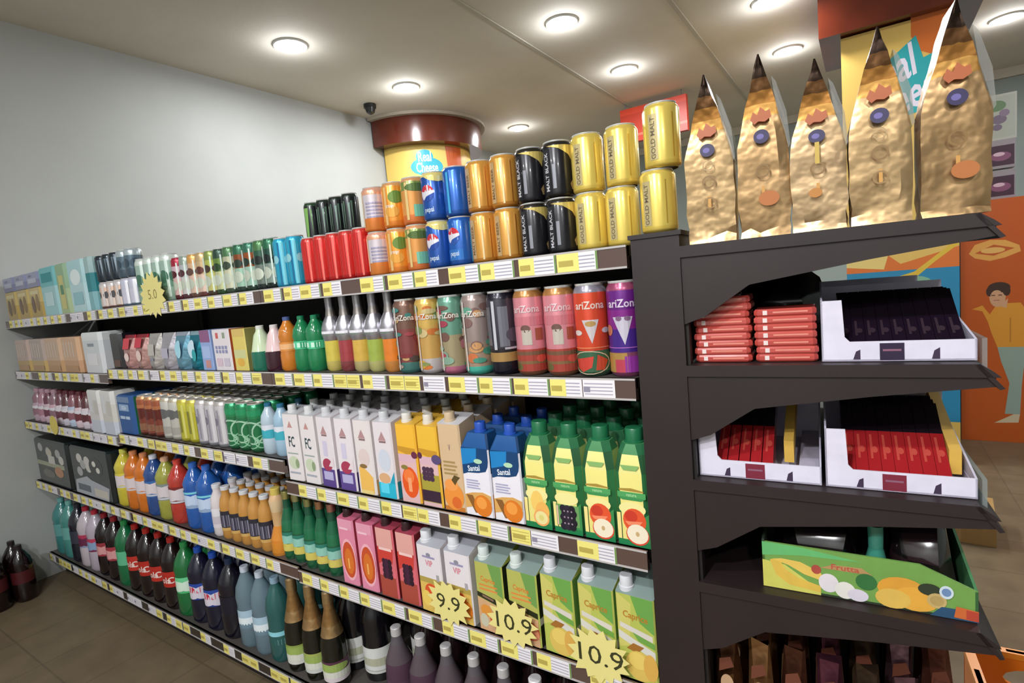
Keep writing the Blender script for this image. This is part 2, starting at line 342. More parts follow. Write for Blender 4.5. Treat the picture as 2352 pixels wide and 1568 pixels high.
# ================================================================== the gondola: three bays of 1.2 m
BX = [(-1.57, -.379), (-2.77, -1.57), (-3.965, -2.77)]
SZ = [[1.475, 1.217, .864, .562, .14], [1.475, 1.217, .93, .57, .14], [1.475, 1.195, .915, .57, .14]]
YD = 1.44                                               # back panel
def price_labels():
    out = []
    for wd, yel in ((.052, 1), (.09, .42), (.09, .55), (.07, 0), (.075, .5)):
        m = MB(); m.box(-wd/2, wd/2, -.0012, 0, 0, .036, 'ebe6ea')
        s = [('r', 0, 0, yel, 1, 'ece07e')] if yel else []
        for j in range(4): s.append(('r', .05+yel*.9*(yel < 1), .16+j*.2, .93, .22+j*.2, 'a9a4b4' if yel < 1 else 'c9b85a'))
        s.append(('r', .08*max(yel, .3), .3, .75*max(yel, .3), .62, 'b8a552' if yel else '8f8a9c'))
        if wd > .08: s.append(('r', .955, 0, 1, 1, '6f8f4a'))
        m.art(s, flat(-wd/2, wd/2, -.0012, 0, .036)); out.append((wd, m.build('price_label', 0)))
    return out
PL = price_labels()
GAP = [[.16, .0, .1, .2, .9], [.1, .02, .1, .06, .32], [.1, .2, .06, .3, .3]]
rnd = random.Random(11)
BN = ['nearest the dark end post', 'in the middle of the run', 'against the left wall']
for k, (x0, x1) in enumerate(BX):
    root = obj('gondola_bay', None, None, ((x0+x1)/2, 1.0, 0)); hw = (x1-x0)/2-.001
    props(root, 'dark steel shelving bay full of drinks, '+BN[k], 'shelf unit', 'bays of the drinks gondola')
    b = MB(); b.box(-hw, hw, YD-1.0, YD-.98, .0, 1.47, '1a1615', 'darker'); obj('back_panel', b.build('back_panel', 0), root)
    b = MB(); b.box(-hw, hw, .06, YD-1.0, 0, .104, '2a2523', 'darker'); obj('kickplate', b.build('kickplate', 0), root)
    for sx in (-1, 1):
        b = MB(); b.box(sx*(hw-.016)-.015, sx*(hw-.016)+.015, YD-1.022, YD-1.0, .104, 1.44, '2a2523', 'darker'); obj('upright', b.build('upright', 0), root)
    for s, z in enumerate(SZ[k]):
        b = MB(); b.box(-hw, hw, .004, YD-1.022, z-.02, z, '4b4642', 'shelfsteel'); sh = obj('shelf' if s < 4 else 'base_shelf', b.build('shelf', 0), root)
        b = MB(); b.prism([(-.002, z-.042), (-.002, z-.002), (.004, z), (.012, z), (.012, z-.044)], -hw, hw, '5a463f' if s < 4 else '2c2624', 'railclear', 'x')
        b.box(-hw, hw, -.0035, -.002, z-.043, z-.039, 'b8b2b0', 'railclear'); b.box(-hw, hw, -.0035, -.002, z-.003, z+.001, 'b8b2b0', 'railclear')
        obj('price_rail', b.build('price_rail', 30), sh)
        x = -hw+.02
        while x < hw-.07:
            if rnd.random() < GAP[k][s]: x += rnd.choice((.03, .045)); continue
            wd, me = PL[rnd.choice((0, 1, 1, 2, 2, 3, 4) if s < 4 else (0, 3, 0, 4))]
            if x+wd > hw-.004: break
            obj('price_label', me, sh, (x+wd/2, -.0025, z-.039)); x += wd+rnd.choice((.002, .002, .006, .012))
# ================================================================== the end unit, turned a little
TH = math.radians(3.6); PX, PY = -.276, .985
def EC(lx, ly): return (PX+lx*math.cos(TH)-ly*math.sin(TH), PY+lx*math.sin(TH)+ly*math.cos(TH))
EW = .86
root = obj('end_shelf_unit', None, None, (PX, PY, 0), TH)
props(root, 'dark brown end shelf unit with bracketed shelves facing the right aisle', 'shelf unit')
for nm, y in (('post', 0), ('post', EW-.09)):
    b = MB(); b.box(-.088, 0, y, y+.09, 0, 1.482, '4a3b39', 'dark'); b.box(-.092, .004, y-.003, y+.093, 1.482, 1.490, '4a3b39', 'dark')
    b.box(0, .006, y+.01, y+.03, .1, 1.46, '2a2220', 'darker')
    obj(nm, b.build(nm, 0), root)
b = MB(); b.box(-.03, -.012, .09, EW-.09, 0, 1.46, '1c1716', 'darker'); obj('back_panel', b.build('back_panel', 0), root)
b = MB(); b.box(0, .40, .03, EW-.03, 0, .24, '2a2220', 'darker'); obj('base_plinth', b.build('base_plinth', 0), root)
b = MB(); b.box(.004, .41, .43, .445, .3005, .79, '1c1716', 'darker'); obj('added_dark_panel', b.build('added_dark_panel', 0), root)  # dark sheet added so the gaps between the snack bags stay dark
EZ = [1.461, 1.246, 1.032, .832, .30]
BR = [(0, -.14), (.035, -.128), (.11, -.077), (.28, -.052), (.432, -.034), (.43, -.02), (0, -.02)]
for s, z in enumerate(EZ):
    b = MB(); b.prism([(0, z-.02), (0, z), (.412, z), (.428, z-.012), (.436, z-.02)], 0, EW, '4a3b39', 'dark', 'y'); sh = obj('shelf', b.build('shelf', 0), root)
    b = MB(); b.prism([(.412, z), (.44, z-.036), (.434, z-.038), (.406, z-.002)], .0, EW, '2c2322', 'dark', 'y'); obj('front_lip', b.build('front_lip', 0), sh)
    if s < 4:
        for y in (.004, EW-.022):
            b = MB(); b.prism([(x, z+q) for x, q in BR], y, y+.018, '4a3b39', 'dark', 'y'); obj('bracket', b.build('bracket', 0), sh)
    if s in (1, 2):
        b = MB(); b.prism([(.418, z-.008), (.424, z-.012), (.424, z+.035), (.418, z+.035)], .02, EW-.02, 'dfe8e6', 'film', 'y'); obj('clear_lip', b.build('clear_lip', 0), sh)
# ================================================================== product builders
def can(name, r, h, bands, shapes=(), turns=(0,), span=pi, lid='c9c9c9', mat='can', strips=.07, shoulder='', neck=.9):
    """bands: (fraction of height, colour) from the bottom up"""
    b = MB(); zs = [(.8*r, 0, bands[0][1]), (.97*r, .03*h, bands[0][1]), (r, .055*h, bands[0][1])]
    for i, (fz, c) in enumerate(bands):
        if fz > .056: zs.append((r, fz*h, c))
    top = shoulder or bands[-1][1]
    zs += [(r, neck*h, top), (.95*r, (neck+.035)*h, top), (.84*r, .975*h, 'd0d0ce'), (.86*r, .985*h, 'd8d8d6'), (.86*r, h, 'd8d8d6')]
    b.lathe(zs, mat, 28, cap=False); b.lathe([(.8*r, .004, 'aaaaaa'), (.8*r, .0041, 'aaaaaa')], 'canmetal', 28)
    for t in turns: b.art(shapes, cyl(r, .05*h, neck*h, t, span), mat, strips)
    l = MB(); l.lathe([(.83*r, .968*h, lid), (.83*r, .975*h, lid)], 'canmetal', 28)
    l.lathe([(.2*r, .975*h, lid), (.2*r, .985*h, lid)], 'canmetal', 10, 0, -.3*r)
    return (name, [('can_body', b.build('can_body')), ('can_lid', l.build('can_lid'))])
def bottle(name, prof, mat, label=None, cap=None, capmat='plastic', seg=24):
    """prof: (r, z, colour); label: (r, z0, z1, bands, shapes, turns); cap: (r, z0, z1, colour)"""
    b = MB(); b.lathe(prof, mat, seg); parts = [('bottle_body', b.build('bottle_body'))]
    if label:
        r, z0, z1, bands, shapes, turns = label; m = MB()
        z = [(r+.0006, z0+(z1-z0)*f, c) for f, c in bands]+[(r+.0006, z1, bands[-1][1])]
        m.lathe(z, 'print', seg, cap=False)
        for t in turns: m.art(shapes, cyl(r+.0006, z0, z1, t), 'print', .08)
        parts.append(('label', m.build('label')))
    if cap:
        r, z0, z1, c = cap; m = MB(); m.lathe([(r, z0, c), (r, z1-.002, c), (r-.002, z1, c)], capmat, 16); parts.append(('cap', m.build('cap')))
    return (name, parts)
def carton(name, ww, d, h, base, shapes, side=(), cap=None, slant=0, ch=.003, topcol=None, lv=None, cols=None, mat='print', fx=None, sh=0):
    """box-like carton; shapes on the front, side on the right-hand side; cap: (x, y, r, height, colour)"""
    b = MB(); lv = lv or [(0, ww, d, ch), (h, ww, d, ch)]
    b.loft(lv, cols or {'f': base, 'c': base, 's': base}, mat, slant, topcol)
    fh = fx or h; x = ww/2-ch
    b.art(shapes, flat(-x, x, -d/2, 0, fh), mat)
    if side: b.art(side, sideX(ww/2, -d/2+ch, d/2-ch, 0, fh), mat)
    parts = [('carton_body', b.build('carton_body', 30))]
    if cap:
        cxx, cyy, r, hc, c = cap; zt = h+slant*(cyy+d/2)/d; m = MB()
        m.lathe([(r*1.15, zt-.008, c), (r*1.15, zt+.003, c), (r, zt+.004, c), (r, zt+hc-.002, c), (r*.92, zt+hc, c)], 'plastic', 18, cxx, cyy)
        parts.append(('cap', m.build('cap')))
    return (name, parts)
def lines(x0, x1, z0, z1, n, c): return [('r', x0, z0+(z1-z0)*i/n, x1-(.12 if i % 2 else 0)*(x1-x0), z0+(z1-z0)*(i+.5)/n, c) for i in range(n)]
# ================================================================== top shelf
Z1 = 1.475; y1 = 1.05; HC = .1145
VT = [('t', 'ENERGY', .30, .5, .105, .42, pi/2, '8c7a50')]
def vtext(tx, u, c, sz=.1): # vertical lettering up a can: u is squeezed, so turn the glyphs by hand
    out = []
    for tri in glyphs(tx): out.append([(u-y*sz*1.15, .47+x*sz*1.35) for x, y in tri])
    return [('m', out, c)]
gold = can('gold_can', .033, HC, [(0, 'd9bb55'), (.1, 'e0c55e')], [('r', .2, .08, .36, .9, 'cdbb86')]+vtext('GOLD MALT', .28, '7d6f58')+[('r', .62, .1, .64, .9, 'c09a3a')], (.0,), lid='d2c9a8')
amber = can('amber_can', .033, HC, [(0, 'b8792c'), (.1, 'cf9440')], [('r', .16, .05, .3, .95, 'c9a878')]+vtext('MALT BEER', .23, '7a5a3a')+[('r', .46, .02, .5, .98, 'e9cf9a'), ('r', .66, .05, .68, .95, '9c5c20')], (.1,), lid='d2b98a')
SW = [('p', [(.3, 1), (.55, .93), (.75, .8), (.9, .6), (1.0, .35), (1.1, 0), (1.3, 0), (1.3, 1)], 'd8c06a'), ('p', [(.84, .3), (.9, .34), (.93, .1), (.8, .08), (.76, .2)], 'b59a66'), ('r', .2, .06, .36, .94, '2b2b30')]
black = can('black_can', .033, HC, [(0, '17151a'), (.1, '1b191e')], SW+vtext('MALT BLACK', .28, 'd6d2d8', .1)+[('r', .40, .12, .47, .62, '8f8f98')], (-.05,), lid='b9b4a0', shoulder='2a2620')
blue = can('blue_can', .033, HC, [(0, '1c4e9c'), (.12, '1f5bb0')], [('e', .33, .66, .17, .2, 'e8e4ec'), ('p', [(.33+.17*math.cos(a*pi/10), .66+.2*math.sin(a*pi/10)) for a in range(1, 10)]+[(.25, .70)], 'd2303c'),
        ('p', [(.33+.17*math.cos(-a*pi/10), .66+.2*math.sin(-a*pi/10)) for a in range(0, 8)]+[(.3, .58)], '2a56a8'), ('r', .12, .08, .55, .34, '2f74c4'), ('t', 'pepsi', .33, .24, .17, .7, 0, 'cfe0f2'), ('r', .74, .02, .8, .98, '4fb4ea')], (0,), lid='cfd6de')
bluey = can('blue_can', .033, HC, [(0, '1c4a94'), (.12, '1d4fa0')], [('e', .36, .6, .18, .2, 'e8e4ec'), ('p', [(.36+.18*math.cos(a*pi/10), .6+.2*math.sin(a*pi/10)) for a in range(1, 10)]+[(.28, .64)], 'd2303c'),
        ('p', [(.36+.18*math.cos(-a*pi/10), .6+.2*math.sin(-a*pi/10)) for a in range(0, 8)]+[(.33, .52)], '2348a0'), ('t', 'pepsi', .38, .2, .17, .7, 0, 'cfe0f2'), ('p', [(.3, 1), (.45, .9), (.65, .86), (.85, .9), (1, 1)], 'ead98a')], (0,), lid='d8cf9a', shoulder='e6d684')
org = can('orange_can', .033, HC, [(0, 'dd7f2a'), (.15, 'e8922f')], [('r', .3, .02, .38, .98, 'f2c27e'), ('e', .62, .72, .2, .16, '6d8a3c'), ('e', .5, .35, .18, .14, 'e9a648'), ('t', 'orange', .45, .5, .13, .6, 0, 'f4e7d2')], (0, 1.5), lid='d8b070', shoulder='d9a066')
orgw = can('orange_can', .033, HC, [(0, 'dd8038'), (.3, 'd9cdd4'), (.82, 'e2a684')], [('r', .1, .08, .2, .95, 'f4dcb4')]+lines(.3, .85, .3, .75, 5, 'aaa3bd'), (.2,), lid='d8c0a8', shoulder='e0a890')
orgg = can('orange_can', .033, HC, [(0, 'd9763a'), (.2, 'e29a50'), (.72, '7c8f4a')], [('r', .3, .05, .37, .98, 'f0d08c'), ('r', .5, .12, .8, .42, '7cc0a4'), ('e', .6, .85, .3, .1, '566f38')], (.1, 1.7), lid='d8b88a', shoulder='d9a070')
def two(proto, xs, zs, desc, grp, cat='can', turn=.45):
    for z, lay in zip(zs, ('bottom layer', 'upper layer')):
        od = ords(len(xs[0])); xx = sorted(xs[0] if lay[0] == 'b' else xs[1])
        for i, x in enumerate(xx): place(proto[i] if isinstance(proto, list) else proto, x, y1, z, f'{desc}, {lay}, {od[i]}', cat, grp, turn+random.uniform(-.08, .08))
ZZ = (Z1, Z1+HC+.0005)
two(gold, [(-.4685, -.401), (-.4685, -.395)], ZZ, 'pale gold can by the dark post', 'gold cans on the top shelf')
place(gold, -.322, 1.03, 1.4905, 'pale gold can standing on the dark post, lower one', 'can', 'gold cans on the top shelf', .3)
place(gold, -.309, 1.03, 1.4905+HC+.0005, 'pale gold can topmost above the dark post', 'can', 'gold cans on the top shelf', .5)
two(black, [(-.6035, -.536), (-.6035, -.536)], ZZ, 'black can with gold swoosh', 'black cans on the top shelf')
two(amber, [(-.7385, -.671), (-.7385, -.671)], ZZ, 'amber gold beer can', 'amber cans on the top shelf')
for z, p, d in ((ZZ[0], bluey, 'blue can with yellow shoulder and round emblem, bottom layer'), (ZZ[1], bluey, 'blue can with yellow shoulder and round emblem, upper layer')): place(p, -.875, y1, z, d, 'can', 'blue soda cans', .5)
place(blue, -.8065, y1, ZZ[0], 'plain blue soda can beside the amber cans, bottom layer', 'can', 'blue soda cans', .5)
place(blue, -.8065, y1, ZZ[1], 'plain blue soda can beside the amber cans, upper layer', 'can', 'blue soda cans', -.9)
two([orgw, org, orgg], [(-1.083, -1.013, -.945), (-1.083, -1.011, -.943)], ZZ, 'orange fruit soda can', 'orange cans on the top shelf')
red = can('red_can', .0265, .134, [(0, 'b41c1c'), (.1, 'd02a26')], [('r', .3, 0, .36, 1, 'f0766a'), ('r', .62, 0, .64, 1, '9c1614')], (0, 1.2), lid='b84840', shoulder='c83a34')  # pale full-height stripe paints a highlight into the can colour
for k, (yy, xs) in enumerate(((1.045, [-1.362+.0545*i for i in range(5)]), (1.1, [-1.362+.0545*i for i in range(5)]), (1.157, [-1.525+.0545*i for i in range(8)]), (1.212, [-1.525+.0545*i for i in range(8)]))):
    for i, x in enumerate(xs):
        place(red, x, yy, Z1, 'slim red can under the black cans, '+(ords(5)[i]+' in front row' if k == 0 else ['', 'second', 'third', 'fourth'][k]+' row back, number '+str(i+1)+' from left'), 'can', 'slim red cans')
mon = can('slim_black_can', .0265, .134, [(0, '14181a'), (.06, '191d1f')], [('p', [(.4, .85), (.47, .85), (.44, .2), (.42, .2)], '7f9a8c'), ('p', [(.5, .9), (.57, .9), (.55, .35), (.53, .12)], '5d7a66')], (0, .9), lid='3a4440', shoulder='24302a')
monf = can('slim_black_can', .0265, .134, [(0, '14181a'), (.06, '191d1f')], [('p', [(.4, .95), (.62, .95), (.55, .0), (.45, .0)], '8fc46a'), ('p', [(.7, .9), (.76, .9), (.74, .2)], '6a9a58')], (0,), lid='3a4440', shoulder='2f4a34')
for i in range(4): place(monf if i == 0 else mon, -1.512+.0605*i, 1.185, Z1+.1345, 'slim black can stacked on the red cans, '+ords(4)[i], 'can', 'black cans on the red cans')
cyan = can('slim_cyan_can', .029, .15, [(0, '2a93b4'), (.1, '2fa6c8')], [('r', .28, 0, .4, 1, '7ccfe0'), ('r', .6, 0, .66, 1, '1d6f9c'), ('e', .5, .6, .12, .1, '9adbe6')], (0, 1.3), lid='9ab8c0')
run(cyan, [-1.50, -1.437], 1.05, Z1, 'slim bright cyan can beside red cans', 'can', 'cyan cans')
def slim(c0, c1, c2, c3, h=.158, name='slim_can'):
    return can(name, .0275, h, [(0, c0), (.12, c1), (.5, c2), (.78, c3)], [('r', .3, .05, .36, .95, 'd8e6dc'), ('e', .5, .32, .22, .14, 'cfd6c4'), ('e', .55, .64, .2, .1, c0)], (0, 1.4), lid='a9b0a6')
SL = [(-1.722, ('26392f', '9fc4ae', '8a4a26', '2f6a4c'), 'slim green can with brown middle, left of its twin'), (-1.664, ('26392f', 'a5c9b6', '9a5226', '35705a'), 'slim green can with brown middle, right one'),
      (-1.607, ('1e2a28', '6f7a72', '2f5a44', '4c7a4a'), 'slim dark green can beside the brown green ones'), (-1.555, ('14211f', '8a9a90', '1f4a3c', '2a6a4a'), 'slim dark green can beside the cyan cans'),
      (-2.1300, ('5a2028', 'e2bcb6', 'dcb8c4', 'a8243c'), 'slim pale pink can with crimson top'), (-2.0725, ('5a3438', 'd8d4d0', 'c0c4c8', '9aa89c'), 'slim silver grey can beside pink can'),
      (-2.0150, ('6a4a40', 'e6c4b0', 'e0b894', 'd9a25a'), 'slim peach coloured can on the top shelf'), (-1.9575, ('6a3a34', 'e4c6b4', 'd2b488', 'c8a878'), 'slim cream and peach can on top shelf'),
      (-1.9000, ('4a3a2c', 'd2cc7c', 'b8c05c', '8a9a50'), 'slim lime green can on top shelf'), (-1.8425, ('2a4a28', 'c9cc9a', '6d8a40', '2f4a3c'), 'slim olive can with dark green top'), (-1.7850, ('3a4a3a', 'd6d4b8', 'c0c0a0', '4f7a50'), 'slim cream can with green top')]
for x, c, d in SL: place(slim(*c), x, 1.05, Z1, d, 'can', None, random.uniform(-.2, .2))
pk = [can('stacked_can', .033, .1145, [(0, '6a4a44'), (.1, 'e2cdc2'), (.45, 'e8c4b0'), (.8, 'd8cfd0')], [('e', .4, .55, .16, .16, '4a4a50'), ('r', .2, .1, .3, .95, 'f0e6e2')], (0, 1.3)),
      can('stacked_can', .033, .1145, [(0, '5a6a7a'), (.1, 'dcd9ea'), (.6, 'd4d4e6')], [('r', .3, .05, .4, .95, 'f2f0f6')], (0, 1.3)),
      can('stacked_can', .033, .1145, [(0, '202c36'), (.2, '26323c')], [('p', [(.3, .9), (.4, .9), (.36, .2)], '8a9aa6'), ('p', [(.62, .9), (.7, .9), (.66, .2)], '6f808c')], (0, 1.3), lid='46525a', shoulder='2a363e'),
      can('stacked_can', .033, .1145, [(0, '4a5a68'), (.3, '5f7482'), (.75, 'b4c0c4')], [('e', .5, .5, .2, .2, '3f5260')], (0, 1.3))]
for lay, z in enumerate(ZZ):
    for i, x in enumerate((-2.755, -2.687, -2.618, -2.549, -2.48)):
        place(pk[(0 if i < 3 else 1)+2*lay], x, 1.05, z, ['peach and white can under a dark can, ', 'white lavender can under a grey can, '][i > 2]+ords(5)[i] if lay == 0 else ['dark navy can stacked on peach cans, ', 'grey blue can stacked on lavender cans, '][i > 2]+ords(5)[i], 'can', 'stacked cans far along the top shelf')
mint = can('mint_can', .033, .178, [(0, '9ab8a4'), (.3, '6f9a84'), (.6, 'a9c4b4'), (.85, 'd8e2da')], [('r', .3, .05, .4, .95, 'd6e6dc'), ('e', .6, .55, .2, .16, '4a7a62')], (0, 1.3), lid='8a9a92')
run(mint, [-2.40, -2.333, -2.266, -2.199], 1.05, Z1, 'tall pale mint can behind the price burst', 'can', 'mint cans')
def pack(name, ww, d, h, bands, shapes, side=(), mat='gloss'):
    b = MB(); lv = [(0, ww*.98, d*.98, .012)]+[(h*f, ww, d, .014) for f, c in bands[1:]]+[(h*.96, ww, d, .014), (h, ww*.95, d*.93, .012)]
    cs = [{'f': c, 'c': c, 's': c} for f, c in bands]; cs.append(cs[-1])
    b.loft(lv, cs, mat); b.art(shapes, flat(-ww/2+.014, ww/2-.014, -d/2, 0, h*.96), mat)
    if side: b.art(side, sideX(ww/2, -d/2+.014, d/2-.014, 0, h*.96), mat)
    return (name, [(name, b.build(name, 30))])
for x, ww, bd, s, d in ((-3.31, .2, [(0, '9fc8cc'), (.6, '6fb4b8')], [('r', .1, .72, .9, .92, '2f8f96'), ('r', .2, .2, .8, .5, 'bcdadd')], 'teal topped pale aqua carton on the far top shelf'),
                        (-3.14, .12, [(0, 'a8bb90'), (.5, '8fae8c')], [('r', .2, .1, .8, .8, 'c4bd7c'), ('r', .3, .4, .7, .6, '5a8a6a')], 'narrow olive yellow carton between aqua cartons'),
                        (-2.97, .18, [(0, 'b4d2d6'), (.55, 'a8ccd0')], [('e', .5, .7, .36, .16, 'dfeaea'), ('r', .15, .15, .85, .4, '8fbcc4')], 'pale aqua carton with white oval'),
                        (-2.835, .07, [(0, '7fb0b6'), (.35, '2a8088'), (.7, '9ab8b8')], [], 'slim dark teal carton beside black cans')):
    place(pack('drink_carton', ww, .12, .232, bd, s, s, 'print'), x, 1.07, Z1, d, 'carton', 'aqua cartons on the far top shelf')
for i, x in enumerate((-3.865, -3.685, -3.505)):
    place(pack('snack_carton', .17, .12, .15, [(0, 'b79a52'), (.5, 'c4ad6c')], [('e', .3, .45, .18, .3, '6a4a2c'), ('e', .7, .5, .16, .3, '8a6a34'), ('r', .1, .8, .9, .92, 'd9cb94')]), x, 1.07, Z1, 'golden tan carton at the wall end, '+ords(3)[i], 'carton', 'tan cartons by the wall')
    place(pack('lavender_pack', .17, .12, .075, [(0, '7d7fa0'), (.5, '8d92b4')], [('r', .1, .3, .9, .6, 'b4b6cc'), ('r', .2, .7, .5, .85, '5f628c')]), x, 1.07, Z1+.1505, 'lavender pack stacked on a tan carton, '+ords(3)[i], 'pack', 'lavender packs by the wall')
# ================================================================== second shelf
Z2 = 1.217
def tall(bands, shapes, turns=(0,), lid='b9a48a', shoulder=''):
    return can('tall_can', .0352, .192, bands, shapes, turns, 1.15*pi, lid, 'can', .06, shoulder)
ZT = lambda c: [('t', 'ariZona', .48, .84, .135, 1.15, 0, c)]
GR = lambda c: [('r', .34, 0, .37, .98, c)]
PKS = [('r', .0, .62, 1.1, .74, 'd8808c'), ('e', .45, .58, .09, .05, '7a5a52'), ('r', .38, .36, .56, .56, 'cfc4b8'), ('r', .62, .42, .76, .58, 'a85a44'), ('r', -.1, .0, 1.1, .3, 'b0483c'), ('r', -.1, .22, 1.1, .27, '7d5a44'), ('r', -.1, .1, 1.1, .14, '8a6a48'), ('e', .25, .06, .1, .05, '6f6a3c'), ('e', .7, .17, .1, .05, 'd8564a')]
pink = tall([(0, '8a5a44'), (.06, 'c86a68'), (.3, 'dc8c96')], PKS+ZT('f0d4d8'), lid='c08a52', shoulder='b07a44')
RDS = [('p', [(.34, .66), (.62, .66), (.49, .36)], 'd8ccd0'), ('e', .48, .61, .09, .035, 'c09a5c'), ('e', .24, .5, .09, .035, 'e6dcd8'), ('e', .74, .52, .08, .035, 'e6dcd8'), ('r', -.1, .30, 1.1, .315, 'f08a5c'), ('r', -.1, 0, 1.1, .26, '3f6a4c'),
       ('p', [(.14, .16), (.5, .2), (.46, .06), (.3, 0), (.18, .05)], 'd84a3c'), ('p', [(.56, .22), (.74, .14), (.66, .02), (.52, .02)], 'cf5038'), ('ring', .42, .12, .34, .14, 1.07, 'e8cdb0')]
redc = tall([(0, '4a6a50'), (.28, 'd84a2c')], RDS+ZT('f4d8cc'), lid='9a9aa6', shoulder='8f8a96')
PUS = [('p', [(.3, .68), (.62, .68), (.48, .34)], 'd6cede'), ('e', .4, .66, .05, .03, '8a6a8a'), ('e', .54, .66, .05, .03, '8a6a8a'), ('e', .2, .52, .08, .07, 'c07a5c'), ('r', -.1, .3, 1.1, .31, 'c474d0'), ('r', -.1, 0, .5, .24, 'b8904c'), ('r', .3, 0, .46, .16, 'c8485c'), ('r', .46, 0, 1.1, .2, '9a3aa0')]
purp = tall([(0, '8a4a6a'), (.26, '4a2a8a'), (.5, '8a2a8c'), (.7, '6d2484')], PUS+ZT('ead6f0'), lid='c0887c', shoulder='a04a6a')
blk = tall([(0, '1c1a24'), (.16, 'b08a52'), (.27, '2a2228'), (.32, '3a3640')], [('r', .3, .3, .36, .98, 'd8d8e0'), ('r', .1, .36, .26, .9, '6a6a72'), ('r', .42, .34, .6, .9, '7a7a84'), ('r', .5, .3, .9, .33, 'c4c0c8'), ('e', .7, .5, .16, .1, '55505c')], (.2,), lid='5a5a66', shoulder='221f2a')
def multi(base, pal, lid, seed):
    q = random.Random(seed); s = []
    for i in range(26): s.append(('e', q.uniform(0, 1.1), q.uniform(.03, .95), q.uniform(.06, .15), q.uniform(.03, .07), q.choice(pal)))
    return tall(base, s+[('r', .3, 0, .335, 1, 'e8dcd4'), ('t', 'ariZona', .5, .82, .12, 1.15, 0, 'efe6dc')], (0,), lid)
teal = multi([(0, '4fb8a4'), (.1, 'a8907c'), (.4, '9c8a84')], ['4f9a84', 'd87a4c', 'b89a8c', '8a6a64', 'd8a06a', '6aa890'], 'a89a94', 1)
grn = multi([(0, 'b86a84'), (.1, 'a89a78'), (.5, '6a9a84')], ['5a9a7c', 'b87a84', 'c8b48a', '7c5a50', '8fb09a', 'b0485a'], '5a9a84', 2)
yel = multi([(0, 'c8c0c0'), (.04, 'd8683c'), (.2, 'd0a45c'), (.6, 'd8b05c')], ['d8a848', 'c89a5c', 'd8c08a', '8a9a5c', 'd87a3c', 'b88a54'], '9a9090', 3)
brn = multi([(0, '4a7a74'), (.15, '8a4a48'), (.6, '7a5a4c')], ['8a3a3c', '4a8a84', 'b09a8c', '5a4a44', 'a84a50', 'd0a870'], '7c6a5c', 4)
for p, x, d in ((purp, -.4095, 'tall purple can with white pattern beside the post'), (redc, -.4835, 'tall red orange can with watermelon pictures'), (pink, -.557, 'tall pink can, right one of the pink pair'), (pink, -.634, 'tall pink can, left one of the pink pair'),
                (blk, -.7085, 'tall black can with gold band near its base'), (teal, -.7835, 'tall patterned can with turquoise foot beside the black can'), (grn, -.858, 'tall patterned can with green lid'), (yel, -.9325, 'tall yellow orange patterned can on second shelf'), (brn, -1.007, 'tall brown patterned can beside the white necked bottles')):
    place(p, x, 1.045, Z2, d, 'can', 'tall iced tea cans', .38+random.uniform(-.06, .06))
for x, p, d in ((-.50, pink, 'right'), (-.6, blk, 'middle'), (-.75, teal, 'left')): place(p, x, 1.135, Z2, f'tall can behind the front row of tall cans, {d} one', 'can', 'tall iced tea cans')
def tonic(liq, low):
    b = MB(); b.lathe([(.022, 0, low), (.028, .008, low), (.0285, .03, liq), (.0275, .082, liq), (.0275, .09, '2a2622')], 'liquid', 24)
    l = MB(); l.lathe([(.028, .09, 'bdb9c2'), (.0315, .105, 'c9c5ce'), (.0315, .125, 'cac8d0'), (.026, .143, 'c4c2ca'), (.0165, .16, 'b9b5be')], 'canmetal', 24)
    l.art([('r', .2, .35, .8, .6, 'e4e2e8'), ('r', .3, .2, .7, .3, '6a7a6a')], cyl(.0315, .1, .13), 'print', .1)
    n = MB(); n.lathe([(.0165, .16, 'a9a19c'), (.0135, .18, 'a8a4a8'), (.0145, .218, '9c9aa0'), (.012, .221, '9c9aa0')], 'canmetal', 20)
    return ('silver_neck_bottle', [('bottle_body', b.build('b')), ('shoulder_label', l.build('s')), ('neck_foil', n.build('n'))])
for (x, c, l, n) in ((-1.316, 'cdbb4c', 'b8a85a', 'yellow'), (-1.255, '9c3a40', '7a3a3c', 'dark red'), (-1.196, 'd0a848', 'a89a6a', 'pale orange'), (-1.136, '9aac48', 'a8a468', 'green'), (-1.075, 'dc7a24', 'b8783a', 'bright orange')):
    place(tonic(c, l), x, 1.05, Z2, f'silver necked bottle with {n} drink inside', 'bottle', 'silver necked bottles')
def pet(name, r, h, c, mat='liquid', label=None, cap='dddddd', waist=.9, capr=.014, neckc=None, wl=.55):
    prof = [(.8*r, 0, c), (r, .05*h, c), (r, .3*h, c), (waist*r, .38*h, c), (waist*r, wl*h, c), (r, (wl+.08)*h, c), (.86*r, .76*h, neckc or c), (.5*r, .87*h, neckc or c), (capr*.95, .92*h, neckc or c), (capr*.95, .95*h, neckc or c)]
    return bottle(name, prof, mat, label, (capr, .93*h, h, cap))
grnb = pet('green_bottle', .031, .168, '1f7a4c', 'gloss', (.0285, .068, .092, [(0, '4fc492')], [('r', .2, .2, .5, .8, 'c8ead6'), ('r', .7, .1, .9, .9, '2f9a6a')], (0, 1.2)), '1f7a52', capr=.011)
run(grnb, [-1.452, -1.388], 1.045, Z2, 'small green plastic bottle on second shelf', 'bottle', 'small green bottles', 'front')
place(grnb, -1.46, 1.115, Z2, 'small green plastic bottle behind the front pair', 'bottle', 'small green bottles')
place(pet('orange_bottle', .031, .168, 'c87828', 'liquid', (.029, .062, .09, [(0, 'd88a3c')], [('r', .2, .2, .6, .8, 'e8b07c')], (0, 1.2)), '4a5a8a', capr=.012), -1.524, 1.045, Z2, 'small orange bottle with blue cap beside green bottles', 'bottle')
